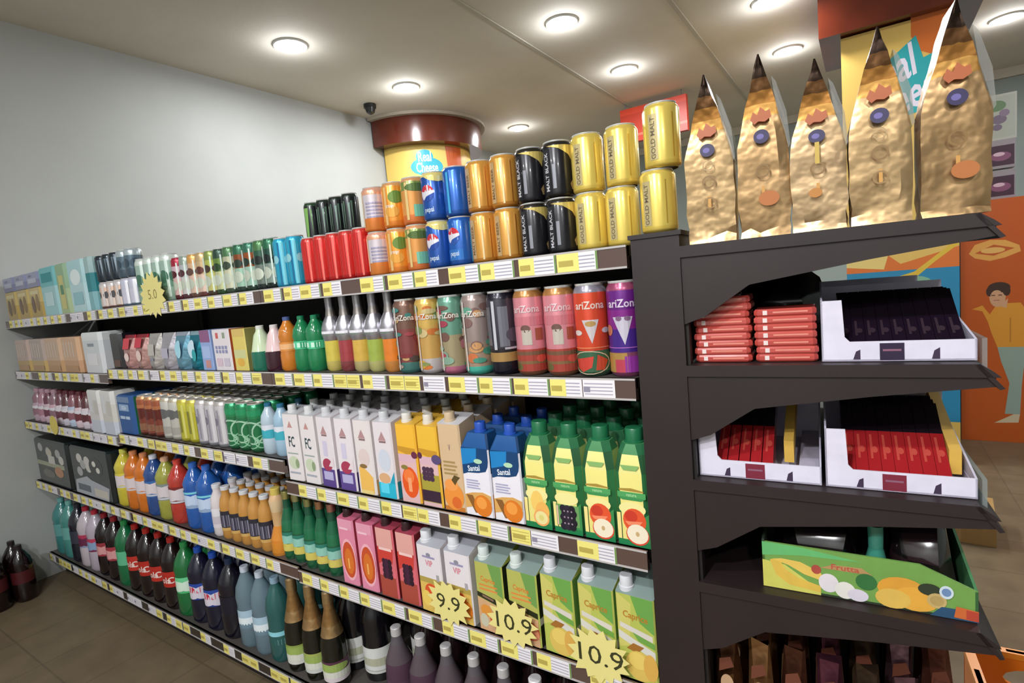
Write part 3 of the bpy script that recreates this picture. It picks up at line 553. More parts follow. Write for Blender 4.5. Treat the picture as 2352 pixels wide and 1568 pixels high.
def conic(c0, c1, cap): return bottle('cone_bottle', [(.034, 0, c0), (.037, .01, c0), (.036, .06, c0), (.034, .062, c1), (.022, .115, c1), (.014, .128, c1), (.013, .135, c1)], 'gloss', None, (.013, .133, .146, cap))
place(conic('3a1c28', 'e0c4c4', 'd8d0d0'), -1.595, 1.045, Z2, 'cone shaped bottle, pale pink above maroon base', 'bottle')
place(conic('1f6a54', 'c8d8b4', 'd8d8d0'), -1.672, 1.045, Z2, 'cone shaped bottle, pale green above dark green base', 'bottle')
ccap = lambda c, x=0: (x, -.012, .011, .014, c)
place(carton('small_carton', .075, .06, .14, 'd8c46a', [('r', 0, .3, 1, .5, 'c8c890'), ('r', 0, .82, 1, 1, 'd0b468'), ('e', .5, .2, .3, .1, 'd8a848')], [('r', 0, 0, 1, 1, '8f8a50')]), -1.755, 1.045, Z2, 'small yellow carton beside the white printed carton', 'carton')
place(carton('small_carton', .105, .06, .142, 'ded6da', [('r', .2, .78, .36, .92, 'c8605c'), ('r', .62, .78, .78, .92, '8f9a84')]+[('r', .1+.2*i, .42+.1*j, .24+.2*i, .5+.1*j, '8f8fb4') for i in range(4) for j in range(2)]+[('r', .1, .1, .45, .3, 'd0b8c4'), ('r', .55, .1, .9, .3, 'c4bccb')], [('r', 0, 0, 1, 1, 'b8582c'), ('r', .4, 0, 1, 1, 'a84a24')]), -1.862, 1.045, Z2, 'white carton printed with small blue squares, orange side', 'carton')
place(carton('small_carton', .07, .06, .142, '8fa4d0', [('r', 0, .7, 1, 1, '8a5a80'), ('r', .1, .3, .9, .6, 'a4b8e0'), ('r', .3, .05, .8, .25, 'c08a84')]), -1.965, 1.045, Z2, 'lavender blue carton with purple top', 'carton')
def pouch(c, top, shapes, ww=.1, h=.14):
    b = MB(); b.loft([(0, ww*.7, .05, .02), (.02, ww*.82, .06, .025), (h*.6, ww, .05, .02), (h*.9, ww*.95, .02, .008), (h, ww*.97, .006, .002)], [{'f': c, 'c': c, 's': c}]*3+[{'f': top, 'c': top, 's': top}], 'foil')
    b.art(shapes, lambda u, v, o: (-ww*.35+ww*.7*u, -.0305-o+(max(0, v-.6)*.03), .02+v*h*.8), 'print')
    return ('drink_pouch', [('drink_pouch', b.build('drink_pouch', 30))])
for x, c, t, s, d in ((-2.06, '2f8ea4', 'b4d8e4', [('e', .4, .5, .34, .3, 'c4dcea'), ('e', .6, .3, .2, .2, '2fa0a4')], 'cyan and silver pouch beside lavender carton'), (-2.165, '7fb4cc', 'c8d4e6', [('e', .5, .5, .3, .3, '9fd0e0')], 'pale blue silver pouch on second shelf'),
                      (-2.27, 'cfcad4', 'd8d4da', [('r', .15, .2, .85, .55, 'b4b0c0')], 'silver white pouch with grey print'), (-2.38, 'd2ccc8', 'dcd8d2', [('r', .15, .3, .85, .7, 'b8b4ac'), ('r', .3, .1, .7, .2, '8a8a98')], 'cream white pouch on second shelf'),
                      (-2.49, 'd8aaa4', 'b42c3c', [('r', .1, .6, .9, .95, 'c43848'), ('e', .5, .3, .3, .2, 'e4c8c0')], 'pink pouch with red top, right one'), (-2.6, 'dba8a4', 'b83040', [('r', .1, .55, .9, .95, 'cc4450'), ('e', .5, .25, .3, .16, 'e8d0c8')], 'pink pouch with red top, left one')):
    place(pouch(c, t, s), x, 1.045, Z2, d, 'pouch')
place(pack('dark_gap_filler', .1, .08, .15, [(0, '241c20'), (.5, '1c1a20')], [('r', .1, .05, .9, .25, '5a3426')]), -2.71, 1.06, Z2, 'black filler block for the dark gap beside pink pouches', 'pack')  # added block, coloured black to stand for the dark empty gap
Z2c = 1.195
place(pack('white_jug', .2, .11, .185, [(0, 'd6d6da'), (.5, 'd2d6da'), (.8, 'dfe2e2')], [('r', .3, .68, .7, .76, '8a94a0'), ('r', .2, .2, .8, .5, 'e4e2e6')]), -2.93, 1.065, Z2c, 'big white pack at the step in the shelf', 'pack')
for i, (x, c0, c1) in enumerate(((-3.84, 'c0a064', 'c2aaa0'), (-3.62, 'c4a468', 'b8a69e'), (-3.4, 'c2986c', 'cfae92'), (-3.18, 'c89a74', 'd6ac88'))):
    place(pack('wrapped_pack', .2, .12, .17, [(0, c0), (.34, c1)], [('r', .1+.2*j, .45, .18+.2*j, .9, 'd8c4b4') for j in range(4)]+[('r', .05, .05, .95, .2, 'b88a5c')]), x, 1.07, Z2c, 'tan pink shrink wrapped pack on second shelf, '+ords(4)[i], 'pack', 'wrapped packs by the wall')
# ================================================================== third shelf
ZA, ZB, ZC = .864, .93, .915
JD = '1f7a48'; JY = 'ecdf84'
def juice(sh, seed=0):
    lv = [(0, .070, .070, .012), (.012, .0745, .0745, .013), (.155, .0745, .0745, .013), (.192, .062, .062, .014), (.212, .048, .048, .014)]
    c0 = {'f': JD, 'c': JD, 's': '2a7a44'}; c1 = {'f': JY, 'c': '2f7040', 's': 'c9c878'}; c2 = {'f': 'e8e08c', 'c': '2c5a38', 's': '9fb468'}
    base = [('r', 0, 0, 1, .075, JD), ('r', .0, .075, .12, .4, 'f0dc8c'), ('p', [(.72, .07), (1, .07), (1, .42), (.82, .36)], '3a8a4c'), ('r', .06, .60, .94, .665, '4fa05c'), ('p', [(.06, .6), (.2, .565), (.8, .565), (.94, .6)], '3f8f52'), ('t', 'nature', .5, .63, .055, 2.2, 0, 'a8d49c'),
            ('p', [(.12, .7), (.5, .715), (.88, .69), (.88, .674), (.12, .68)], 'a88a3c'), ('e', .5, .46, .42, .085, 'f0e49a'), ('p', [(.3, .93), (.7, .93), (.8, .99), (.2, .99)], '8ab46a')]
    return carton('juice_carton', .0745, .0745, .212, JY, base+sh, [], (0, 0, .0185, .03, '1f6a44'), lv=lv, cols=[c0, c1, c2, {'f': '4a8a58', 'c': '2a6a44', 's': '3a7a4c'}], fx=.155*1.12, mat='print')
orj = juice([('e', .5, .36, .24, .15, 'f2c868'), ('e', .68, .24, .26, .13, 'f0b45a'), ('e', .62, .15, .3, .115, 'f0a860'), ('e', .62, .15, .24, .09, 'e8dc9a'), ('e', .62, .15, .1, .04, 'dcd078')])
bbj = juice([('r', .1, .1, .92, .38, '6a9a5c'), ('r', .12, .1, .17, .36, 'e8b8a8')]+[('e', .35+.16*(i % 3)+.05*(i//3 % 2), .33-.058*(i//3), .12, .05, ['231d2c', '2c2434', '1c1824'][i % 3]) for i in range(15)]+[('e', .4+.13*(i % 3), .3-.08*(i//3), .03, .012, 'a08a98') for i in range(9)])
apj = juice([('e', .55, .32, .36, .15, 'e0542c'), ('e', .45, .37, .2, .07, 'c83a26'), ('p', [(.25, .3), (.8, .32), (.7, .27), (.35, .26)], 'f08a64'), ('e', .62, .15, .36, .13, 'd84a30'), ('e', .62, .16, .33, .12, 'f0e2c8'), ('e', .62, .16, .06, .03, 'c9a878')])
G = 'green juice cartons'
for x, p, d in ((-.409, apj, 'green and yellow apple juice carton nearest the dark post'), (-.4845, apj, 'green and yellow apple juice carton beside blackberry one'), (-.56, bbj, 'green and yellow juice carton with blackberries'), (-.6355, orj, 'green and yellow juice carton with cut orange')):
    place(p, x, 1.047, ZA, d, 'juice carton', G)
for k in (1, 2, 3):
    for i, x in enumerate((-.6355, -.56, -.4845, -.409)): place([orj, bbj, apj, apj][i], x, 1.047+.079*k, ZA, f'green capped juice carton, {["", "second", "third", "back"][k]} row of shelf, {ords(4)[i]}', 'juice carton', G)
def santal(seed):
    s = [('r', 0, 0, 1, .36, 'e8e4e8'), ('r', 0, .62, .12, .8, 'e8e4e8'), ('p', [(0, 1), (1, 1), (1, .82), (.97, .74), (.88, .67), (.6, .64), (.2, .63), (0, .6)], '14406e'), ('p', [(0, .98), (.6, 1), (.55, .8), (.2, .76), (0, .74)], '1f7fc0'), ('e', .62, .81, .16, .035, 'b4d8b4'), ('t', 'Santal', .44, .70, .115, 1.75, .1, 'e4e8f0')]
    s += lines(.1, .62, .4, .55, 4, 'a9a6c4')+[('p', [(.0, .3), (.3, .34), (.7, .36), (1, .32), (1, .2), (0, .1)], 'd8a45c'), ('p', [(.05, .3), (.3, .3), (.55, .05), (.35, .04)], '8a5a2a'), ('e', .66, .16, .34, .16, 'dc7a24'), ('e', .62, .2, .2, .09, 'ee9a44')]
    return carton('juice_carton', .085, .07, .205, 'e2dde4', s, [('r', 0, 0, 1, .34, 'd8883c'), ('r', 0, .64, 1, 1, '123456')], (0, 0, .014, .024, '2a52b0'), lv=[(0, .085, .07, .003), (.17, .085, .07, .004), (.205, .06, .04, .004)], cols=[{'f': 'e2dde4', 'c': 'd4d0d8', 's': 'dcd8de'}, {'f': '18508c', 'c': '123a66', 's': '14406e'}], fx=.172)
sa = santal(0)
for k in range(3):
    for i, x in enumerate((-.806, -.718)): place(sa, x, 1.047+.078*k, ZA, ('white blue juice carton with big orange, ' if k == 0 else f'blue topped juice carton in row {["", "two", "three"][k]} behind, ')+ords(2)[i], 'juice carton', 'blue topped juice cartons')
def slimc(base, sh, side, capc, h=.215, top='c9c5c8', w_=.071):
    return carton('slim_carton', w_, .071, h, base, sh, side, (-.008, -.012, .0135, .022, capc), slant=.014, ch=.004, topcol=top)
bei = slimc('d3b48e', [('t', 'V', .5, .73, .1, 1.6, 0, '7a5a6a'), ('r', 0, 0, 1, .05, 'c87a34')]+lines(.12, .8, .42, .6, 4, 'a88a58')+[('e', .5, .17, .5, .16, 'e8903c'), ('e', .42, .3, .34, .07, 'ee9a50'), ('p', [(.45, .36), (.62, .42), (.9, .4), (.75, .36), (.62, .3)], '5a4a24'), ('e', .62, .1, .24, .07, 'd8682c')], [('r', 0, 0, 1, .35, 'c88c50')], 'c9b090', .225)
YO = [('r', 0, 0, 1, .52, 'dcb4b4'), ('r', 0, .52, 1, .62, 'd8b0bc'), ('p', [(0, .66), (.5, .62), (1, .65), (1, .7), (0, .72)], 'c8922c')]
ygp = slimc('eab83c', YO+[('r', 0, .05, 1, .4, 'a89a3c')]+[('e', .22+.2*(i % 3), .46-.055*(i//3), .13, .035, '4a3048') for i in range(9)]+[('r', 0, .06, 1, .2, '3a2438'), ('e', .95, .6, .26, .06, '5a4a74'), ('e', .05, .63, .12, .04, '5a2a4c')], [('r', 0, 0, 1, .5, '6a4a3c')], 'd8d0c4', top='d8a83c')
ytm = slimc('eeb63a', YO+[('e', .55, .26, .46, .2, 'e2561f'), ('e', .5, .34, .3, .09, 'ee7a3c'), ('r', .42, .14, .62, .32, 'f0a070'), ('e', .92, .62, .16, .045, '6a2a44'), ('e', .3, .45, .2, .03, '8a7a3c')], [('r', 0, 0, 1, .5, 'c8904c')], 'd8d4cc', top='d8a83c')
WS = [('p', [(.25, .76), (.5, .88), (.72, .76)], 'b48a8c'), ('r', .3, .73, .7, .755, '8a6a6c')]
wcy = slimc('e0d6da', WS+[('e', .5, .5, .36, .15, 'ccd0dc'), ('r', 0, 0, 1, .2, '2ab0cc'), ('r', .1, .06, .6, .2, '5ad0ea'), ('e', .4, .26, .34, .07, 'd8a87c'), ('p', [(.7, .2), (1, .2), (1, .36)], '1f9cb8')], [('r', 0, 0, 1, .22, '2398b4')], 'c9c9cc')
wye = slimc('e2d8d6', WS+[('e', .5, .5, .36, .12, 'dcc8c4'), ('p', [(.1, .04), (.95, .02), (.95, .24), (.7, .3), (.3, .38), (.1, .36)], 'ecb85c'), ('e', .4, .38, .24, .03, '8a6a40'), ('r', .1, 0, .9, .05, 'e8d088')], [('r', 0, 0, 1, .2, 'd0a868')], 'c9c9cc')
wpu = slimc('e4dade', WS+[('r', .3, .44, .62, .66, 'cfc6dc'), ('r', 0, 0, 1, .26, '5a4488'), ('e', .5, .32, .36, .09, 'a83a56'), ('r', .15, .1, .85, .22, 'b4aed4'), ('p', [(.6, .3), (1, .3), (1, .45)], 'e4d4d8')], [('r', 0, 0, 1, .26, '43306c')], 'c9c9cc')
wfc = slimc('e4dcdc', [('p', [(.3, .8), (.5, .9), (.68, .8)], 'c09088'), ('t', 'FC', .5, .58, .22, 1.9, 0, '33474c'), ('r', .1, .4, .9, .42, '9aa8a0'), ('e', .5, .27, .4, .1, 'c8d0b4'), ('e', .74, .26, .14, .07, '8fa07c'), ('r', .1, .1, .9, .13, 'a8aab4')], [('r', .1, .2, .9, .6, 'c9ccc4')], 'd0d0d0', top='b9b9bc')
ROW3 = [(-1.537, wfc, 'white slim carton with FC letters, leftmost'), (-1.454, wfc, 'white slim carton with FC letters, right one'), (-1.372, wpu, 'white slim carton with purple foot, left one'), (-1.287, wpu, 'white slim carton with purple foot, right one'), (-1.204, wye, 'white slim carton with yellow foot'),
        (-1.122, wcy, 'white slim carton with bright cyan foot'), (-1.037, ytm, 'yellow topped carton with red tomato picture'), (-.961, ygp, 'yellow topped carton with dark grapes'), (-.886, bei, 'beige carton with orange fruit and V')]
for k in range(4):
    for i, (x, p, d) in enumerate(ROW3): place(p, x+random.uniform(-.002, .002), 1.05+.083*k, ZA, d+' in front' if k == 0 else 'slim carton '+['', 'second', 'third', 'fourth'][k]+' row back, '+ords(9)[i], 'juice carton', 'slim white and yellow cartons', random.uniform(-.05, .05))
# bay two
wat = lambda c, lc: pet('water_bottle', .03, .172, c, 'gloss', (.0285, .05, .1, [(0, lc), (.5, 'd8dce4')], [('e', .4, .4, .3, .3, '3fa8b8')], (0, 1.2)), '2a6a8a', capr=.012)
place(wat('9ab8cc', '3f9aaa'), -1.625, 1.05, ZB, 'small pale blue bottle beside the FC cartons', 'bottle'); place(wat('b4c4d0', '4aa0a8'), -1.695, 1.05, ZB, 'small pale grey blue bottle beside the green swirl cans', 'bottle')
place(wat('2a4a6a', '1f5a7a'), -1.64, 1.13, ZB, 'dark blue bottle behind the two pale bottles', 'bottle')
def half(c0, c1, c2, sh, top='b08a4c'): return can('half_litre_can', .033, .17, [(0, c0), (.08, c1), (.7, c2)], sh, (0, 1.4), 1.1*pi, 'c9a878', shoulder=top)
GRC = [('ring', .55, .42, .34, .24, 1.16, 'b4dcc0'), ('ring', .5, .2, .24, .14, 1.18, '9ad0ac'), ('r', -.1, .82, 1.1, .96, '2fa06a')]
CANS = [((-1.765, -1.833, -1.901), half('1f5a38', '2a7a4c', '2f8a58', GRC, '1f8a58'), 'green half litre can with pale swirls', 'green swirl cans'), ((-1.97, -2.038, -2.105), half('8a8a90', 'c4bfc6', 'd2ccd0', [('r', .28, .05, .4, .95, 'e4dfe4'), ('r', .55, .1, .62, .9, 'a8a2b0'), ('e', .5, .6, .1, .1, '8a8494')], 'c0b8b4'), 'silver grey half litre can', 'silver cans'),
        ((-2.172, -2.238), half('a8a02c', 'c8c03c', 'd4cc48', [('r', .45, .2, .56, .8, '8f8a3c'), ('r', .2, .05, .28, .95, 'e4de7c')], 'c8b84a'), 'bright yellow half litre can', 'yellow cans'), ((-2.308, -2.375), half('a8a49a', 'ccc8c0', 'd4d0c8', [('e', .5, .66, .26, .14, '6f6f70'), ('r', .2, .1, .8, .3, 'b4b0a8')], 'c0b49c'), 'white half litre can with grey crest', 'white cans'),
        ((-2.448, -2.515, -2.582), half('5a2e24', '8a4434', 'a85a3c', [('e', .5, .6, .26, .18, '6a2a22'), ('r', .3, .1, .7, .3, '9a6a50'), ('r', .1, .75, .9, .85, 'c47a50')], 'c08a5c'), 'brown red half litre can', 'brown red cans')]
for xs, p, d, g in CANS: run(p, list(xs), 1.05, ZB, d, 'can', g, 'in the front row', 4, .072)
def box12(c, sh, side, ww=.143, d=.2, h=.17, nm='can_carton'): return pack(nm, ww, d, h, [(0, c), (.5, c)], sh, side, 'print')
place(box12('2a5590', [('r', .1, .62, .9, .8, '8fa8c8'), ('r', .1, .4, .5, .48, 'b4c4d8'), ('r', .55, .4, .9, .48, 'b4c4d8'), ('r', .0, .85, 1, 1, '6f86a4'), ('t', 'SODA', .5, .7, .14, 1, 0, 'dfe6f0')], [('r', 0, 0, 1, 1, '1f6a40')]), -2.696, 1.11, ZB, 'blue carton of cans left of the brown red cans', 'carton')
for i, (x, c) in enumerate(((-2.86, 'd0ccc4'), (-3.0, 'd4d0d0'))):
    place(pack('white_pack', .13, .11, .2, [(0, 'c4c8d4'), (.3, c), (.7, 'd8d6d2')], [('r', .1, .5, .4, .95, 'dcdce0'), ('r', .55, .45, .95, .8, 'c8c4bc')]), x, 1.06, ZC, ['rounded white pack at the step by blue carton', 'rounded white pack, second from the blue carton'][i], 'pack', 'white packs at the step')
PKB = [('7a3a44', 'c4b8c8'), ('5a2a30', 'd0c4cc'), ('6a3038', 'd4bcc4'), ('8a5a64', 'b4c0d4'), ('5a3034', 'c8c0cc'), ('6f4450', 'd4c8d0'), ('8a6a74', 'c9a4b0'), ('6a3a4a', 'c4acb8'), ('a87a88', 'c0a0b0'), ('8f6a78', 'b49aa8')]
for i, (c0, c1) in enumerate(PKB):
    x = -3.107-.083*i
    place(bottle('yogurt_bottle', [(.03, 0, c1), (.033, .01, c1), (.033, .09, c1), (.029, .1, c0), (.028, .13, c0), (.018, .15, c0), (.014, .16, c0)], 'gloss', (.033, .02, .085, [(0, c1), (.5, 'd8d4da')], [('e', .5, .5, .3, .3, c0)], (0, 1.2)), (.016, .158, .178, '5a2830' if i < 6 else 'b08a98')), x, 1.05, ZC, 'small pinkish white bottle toward the wall, number '+str(i+1)+' from the white packs', 'bottle', 'small bottles by the wall', .1)
# ================================================================== fourth shelf
ZD, ZE = .562, .57
def nectar(sh, cap='d4d4d8', ww=.086, edge=None, h=.19):
    return carton('nectar_carton', ww, .085, h, 'b9c05c', sh, [('r', 0, 0, 1, 1, edge or '6a9a4c'), ('r', 0, .3, 1, .4, 'd0ccc0')], (-.024, -.022, .014, .026, cap), slant=.034, ch=.003, topcol='7f8f8a')
QS = [('r', 0, 0, 1, 1, 'b4bc58'), ('p', [(.4, 1), (1, 1), (1, .6), (.62, .7)], '6aa04a'), ('p', [(.0, .35), (.3, .4), (.4, .9), (0, 1)], 'ccc46a'), ('p', [(.05, .66), (.95, .58), (.95, .51), (.05, .6)], 'd6cec4'), ('p', [(.4, .57), (1, .5), (1, .43), (.55, .48)], '6f9f48'), ('p', [(0, .56), (1, .4), (1, .3), (0, .47)], 'd4d0c8'),
      ('p', [(.2, .36), (.4, .44), (.7, .42), (.5, .33)], 'a06a2c'), ('e', .55, .18, .4, .18, 'd9b95c'), ('e', .5, .24, .26, .1, 'e4c868'), ('e', .85, .2, .2, .16, 'd8a850'), ('t', 'Caprice', .5, .76, .11, 2.0, -.05, 'b9802e')]
qn = nectar(QS)
for i, x in enumerate((-.605, -.508, -.418)): place(qn, x, 1.052, ZD, 'yellow green nectar carton with grapefruit, '+ords(3)[i], 'juice carton', 'yellow green nectar cartons', -.04)
for i, x in enumerate((-.605, -.508, -.418)): place(qn, x, 1.145, ZD, 'yellow green nectar carton in the row behind, '+ords(3)[i], 'juice carton', 'yellow green nectar cartons', .03)
DS = [('r', 0, 0, 1, 1, 'b4b45c'), ('p', [(.5, 1), (1, 1), (1, .55), (.75, .6)], '6f9a50'), ('t', 'Caprice', .46, .76, .1, 1.8, -.05, 'd9782c'), ('r', .1, .66, .8, .685, 'dc8a3c'), ('r', .1, .6, .8, .625, 'e08a44'), ('p', [(0, .56), (1, .48), (1, .40), (0, .49)], '2a2c1c'), ('p', [(.2, .53), (.62, .495), (.62, .465), (.2, .5)], '8a6a58'),
      ('p', [(0, .48), (1, .39), (1, 0), (0, 0)], 'd0a47c'), ('e', .3, .3, .22, .09, 'd8903c'), ('e', .72, .2, .3, .13, 'c8552c'), ('e', .78, .18, .22, .09, 'e0906c'), ('e', .2, .15, .16, .1, 'c4c0a8')]
dn = nectar(DS, 'd0d8d4', .086, '22281a', .18)
for k in range(2):
    for i, x in enumerate((-.797, -.70)): place(dn, x, 1.052+.092*k, ZD, 'orange lettered nectar carton with dark band, '+(ords(2)[i] if k == 0 else ['left', 'right'][i]+' one behind'), 'juice carton', 'orange lettered nectar cartons', -.03)
VS = [('r', 0, 0, 1, .5, 'dcb85c'), ('r', 0, .44, 1, .52, 'b09a4c'), ('t', 'VIP', .5, .74, .12, 1.9, 0, 'd87a88'), ('r', .22, .82, .78, .85, '9a90b4'), ('e', .5, .87, .1, .03, '8a8a98'), ('e', .5, .32, .3, .12, 'd8552c'), ('e', .75, .2, .26, .14, 'e0822c'), ('e', .25, .2, .2, .12, 'e8c860'), ('r', .78, .5, .9, .6, 'a8a4a8')]
vn = carton('nectar_carton', .086, .085, .188, 'e2dade', VS, [('r', 0, 0, 1, 1, 'cfc8cc')], (-.022, -.02, .015, .026, 'd8d8dc'), slant=.03, topcol='a4a4ac')
for k in range(2):
    for i, x in enumerate((-.993, -.897)): place(vn, x, 1.052+.092*k, ZD, 'white topped yellow nectar carton, '+(ords(2)[i] if k == 0 else ['left', 'right'][i]+' one behind'), 'juice carton', 'white topped nectar cartons', -.03)
p1 = slimc('e08aa4', [('r', 0, .85, 1, 1, 'e29ab0'), ('ring', .55, .38, .44, .28, 1.16, 'f0b0bc'), ('e', .55, .38, .44, .28, 'c8502c'), ('e', .55, .36, .3, .2, 'd8722c'), ('r', .46, .24, .56, .4, 'f0b060'), ('r', .1, .84, .7, .87, 'f0c4d0')], [('r', 0, 0, 1, 1, 'a83a4c')], '3a2024', h=.205, top='c0607c')
p2 = slimc('d86a74', [('r', 0, .72, 1, 1, 'e0a49c'), ('r', 0, .0, 1, .3, 'a84a3c'), ('p', [(0, .72), (1, .72), (.9, .5), (.5, .56), (0, .46)], 'cc4038'), ('r', .1, .68, .9, .72, 'f0c8c4')]+[('e', .35+.18*(i % 3), .52-.07*(i//3), .13, .045, ['3a1c30', '44203a', '2e1828'][i % 3]) for i in range(12)], [('r', 0, 0, 1, 1, '7a1f26')], '3a2024', h=.205, top='9a3a4c')
for k in range(3):
    for i, (x, p) in enumerate(((-1.33, p1), (-1.247, p1), (-1.165, p2), (-1.084, p2))): place(p, x, 1.05+.08*k, ZD, ['pink carton with amber fruit, ', 'red pink carton with blackberries, '][i > 1]+(['left', 'right'][i % 2]+' one' if k == 0 else ['left', 'right'][i % 2]+' one in row '+['', 'two', 'three'][k]), 'juice carton', 'pink cartons')
gcap = ['c9c47c', 'c0c08a', 'b8bc80', 'c89a74', 'cc9484']
def glassb(i): return bottle('glass_bottle', [(.025, 0, '17492f'), (.0275, .012, '1c5a3a'), (.0275, .1, '1f6a46'), (.024, .135, '1c6040'), (.014, .175, '174a34'), (.0125, .215, '123a2a')], 'gloss', (.0275, .03, .095, [(0, ['b8b84c', 'a8b45c', 'b0b86a', 'c08a6c', 'c4907c'][i]), (.4, '2f7a68')], [('e', .5, .62, .36, .22, '8fc4b4'), ('e', .5, .2, .3, .2, 'd0c060')], (0, 1.1)), (.0145, .205, .232, gcap[i]), 'canmetal')
gb = [glassb(i) for i in range(5)]
for k in range(2):
    for i in range(5): place(gb[i], (-1.656, -1.5995, -1.539, -1.4815, -1.424)[i], 1.045+.075*k, ZE if i < 2 else ZD, 'small green glass bottle with fruit label, '+ords(5)[i]+('' if k == 0 else ' behind'), 'bottle', 'green glass bottles')
place(bottle('peach_bottle', [(.034, 0, 'c07a2c'), (.036, .01, 'd0842c'), (.034, .055, 'd88a34'), (.02, .1, 'c9a070'), (.022, .15, 'd0b48c'), (.026, .19, 'd8b088'), (.016, .21, 'c8a884')], 'gloss', (.033, .018, .055, [(0, 'd8742a')], [('e', .55, .5, .3, .42, 'e07a24')], (0, 1.1)), (.017, .205, .232, 'd0b85c')), -1.7225, 1.05, ZE, 'curvy orange peach drink bottle beside green glass bottles', 'bottle')
ib = pet('iced_coffee_bottle', .0285, .2, 'c08a44', 'gloss', (.0285, .035, .11, [(0, 'c8a05c'), (.15, '2c2a34')], [('r', .1*i, .2, .1*i+.05, .8, ['8a8698', '4a465a'][i % 2]) for i in range(10)], (0, 1.0)), 'd0d0d4', waist=.98, capr=.017)
wb = pet('iced_coffee_bottle', .0285, .2, 'd8cfd0', 'gloss', (.0285, .035, .11, [(0, 'd8d0d4'), (.5, 'e0dce0')], [('r', .2, .2, .8, .6, 'c4bcc4')], (0, 1.0)), 'd8d8dc', waist=.98, capr=.017)
for k in range(4):
    for i in range(6): place(wb if i == 0 else ib, -2.098+.062*i, 1.045+.064*k, ZE, f'amber drink bottle with white cap, {ords(6)[i]}'+(' in front' if k == 0 else f', row {["", "two", "three", "four"][k]}'), 'bottle', 'white capped amber bottles')
def big(name, c, lc, sh, cap, r=.046, h=.262, lab=(.3, .62), mat='liquid', wa=.97): return pet(name, r, h, c, mat, (r*wa, h*lab[0]+.004, h*lab[1]-.006, lc, sh, (0, 1.2)), cap, waist=wa-.015, capr=.016, wl=lab[1])
bb = big('blue_bottle', '2458a4', [(0, '8fa4c0'), (.5, '2f62b4')], [('e', .5, .5, .3, .3, 'c0d0e8'), ('r', .1, .85, .9, .95, '7fd0d8')], '3a6ac0')
for k in range(3):
    for i in range(2): place(bb, -2.275+.1*i, 1.055+.1*k, ZE, 'blue plastic drink bottle left of amber bottles, '+ords(2)[i]+('' if k == 0 else [' ', ' second row', ' third row'][k]), 'bottle', 'blue drink bottles')
MB_ = [(-2.40, 'b43a30', '7a2a26', 'd04438', 'red drink bottle on fourth shelf'), (-2.505, '9c9c44', '7f8a8c', 'd8a888', 'olive yellow drink bottle with grey foot'), (-2.61, '2a4a86', '3a6aa8', 'd8d8e4', 'dark blue drink bottle with pale cap on fourth shelf'), (-2.70, 'cc6f22', 'd87a2a', 'd88a5c', 'orange drink bottle, right one of two'), (-2.80, 'cc6f22', 'd98430', 'd88a5c', 'orange drink bottle, left one of two'), (-2.90, 'c8b83c', 'd8c84a', 'd8d860', 'yellow drink bottle beside the black packs')]
for x, c, l, cp, d in MB_:
    p = big('drink_bottle', c, [(0, l), (.6, l)], [('e', .5, .55, .34, .34, 'd8ccd0'), ('r', .1, .1, .9, .2, 'c8c8d0')], cp)
    place(p, x, 1.055, ZE, d, 'bottle'); place(p, x+.01, 1.16, ZE, d+', second row', 'bottle')
def blackpack(seed):
    q = random.Random(seed); s = [('r', 0, 0, 1, 1, '1d2326')]
    for _ in range(5): s.append(('e', q.uniform(.15, .85), q.uniform(.5, .85), .08, .1, q.choice(['c9c4bc', 'a8a8a8', '3a4448'])))
    s += [('e', .68, .68, .18, .2, '111416'), ('e', .64, .74, .05, .06, 'd8d4cc'), ('e', .73, .62, .05, .06, 'd8d4cc'), ('p', [(.02, .02), (.9, .02), (.96, .3), (.5, .38), (.4, .44), (.05, .3)], 'a9acb4'), ('r', .1, .1, .45, .24, '4a5060'), ('r', .55, .06, .9, .22, 'c9c0b4')] if seed else \
         [('r', 0, .42, .9, .52, '9a9c80'), ('e', .45, .75, .1, .1, 'c0b8a8'), ('r', .4, .5, .62, .68, 'c8c4bc'), ('e', .7, .34, .14, .12, 'b4784c'), ('e', .35, .25, .2, .1, '5a544c')]
    return pack('black_multipack', .46, .16, .25, [(0, '1b2224'), (.5, '20282a')], s, [('r', .1, .1, .9, .4, '4a5258'), ('e', .5, .7, .3, .2, '9a9a98')])
place(blackpack(1), -3.19, 1.09, ZE, 'black wrapped multipack with white splash print', 'multipack'); place(blackpack(0), -3.69, 1.09, ZE, 'black wrapped multipack nearest the wall', 'multipack')
# ================================================================== base shelf
ZF = .14
def champ(lc): return bottle('sparkling_bottle', [(.04, 0, '15150f'), (.043, .012, '17170f'), (.043, .15, '14140e'), (.036, .185, '14140e')], 'gloss', (.043, .03, .1, lc, [('r', .2, .2, .8, .5, 'd8d8cc'), ('e', .5, .7, .3, .2, '9ab05c')], (0, 1.0)))
for x, lc, d in ((-1.722, [(0, 'd4d4cc'), (.55, '8fa04c')], 'left one with green white label'), (-1.622, [(0, 'c9ccc8'), (.6, 'a4ae5c')], 'middle one with green white label'), (-1.524, [(0, 'd8ccd0'), (.5, '5a3448')], 'right one with purple white label')):
    nm, parts = champ(lc); f = MB(); f.lathe([(.0372, .18, 'c4a070'), (.029, .215, 'b9905c'), (.0165, .27, 'c09a68'), (.0185, .29, 'c8a878'), (.0175, .325, 'd0b488'), (.012, .33, 'c8a878')], 'foil', 24)
    place((nm, parts+[('neck_foil', f.build('neck_foil'))]), x, 1.06, ZF, 'gold foiled sparkling wine bottle, '+d, 'bottle', 'gold foiled bottles')
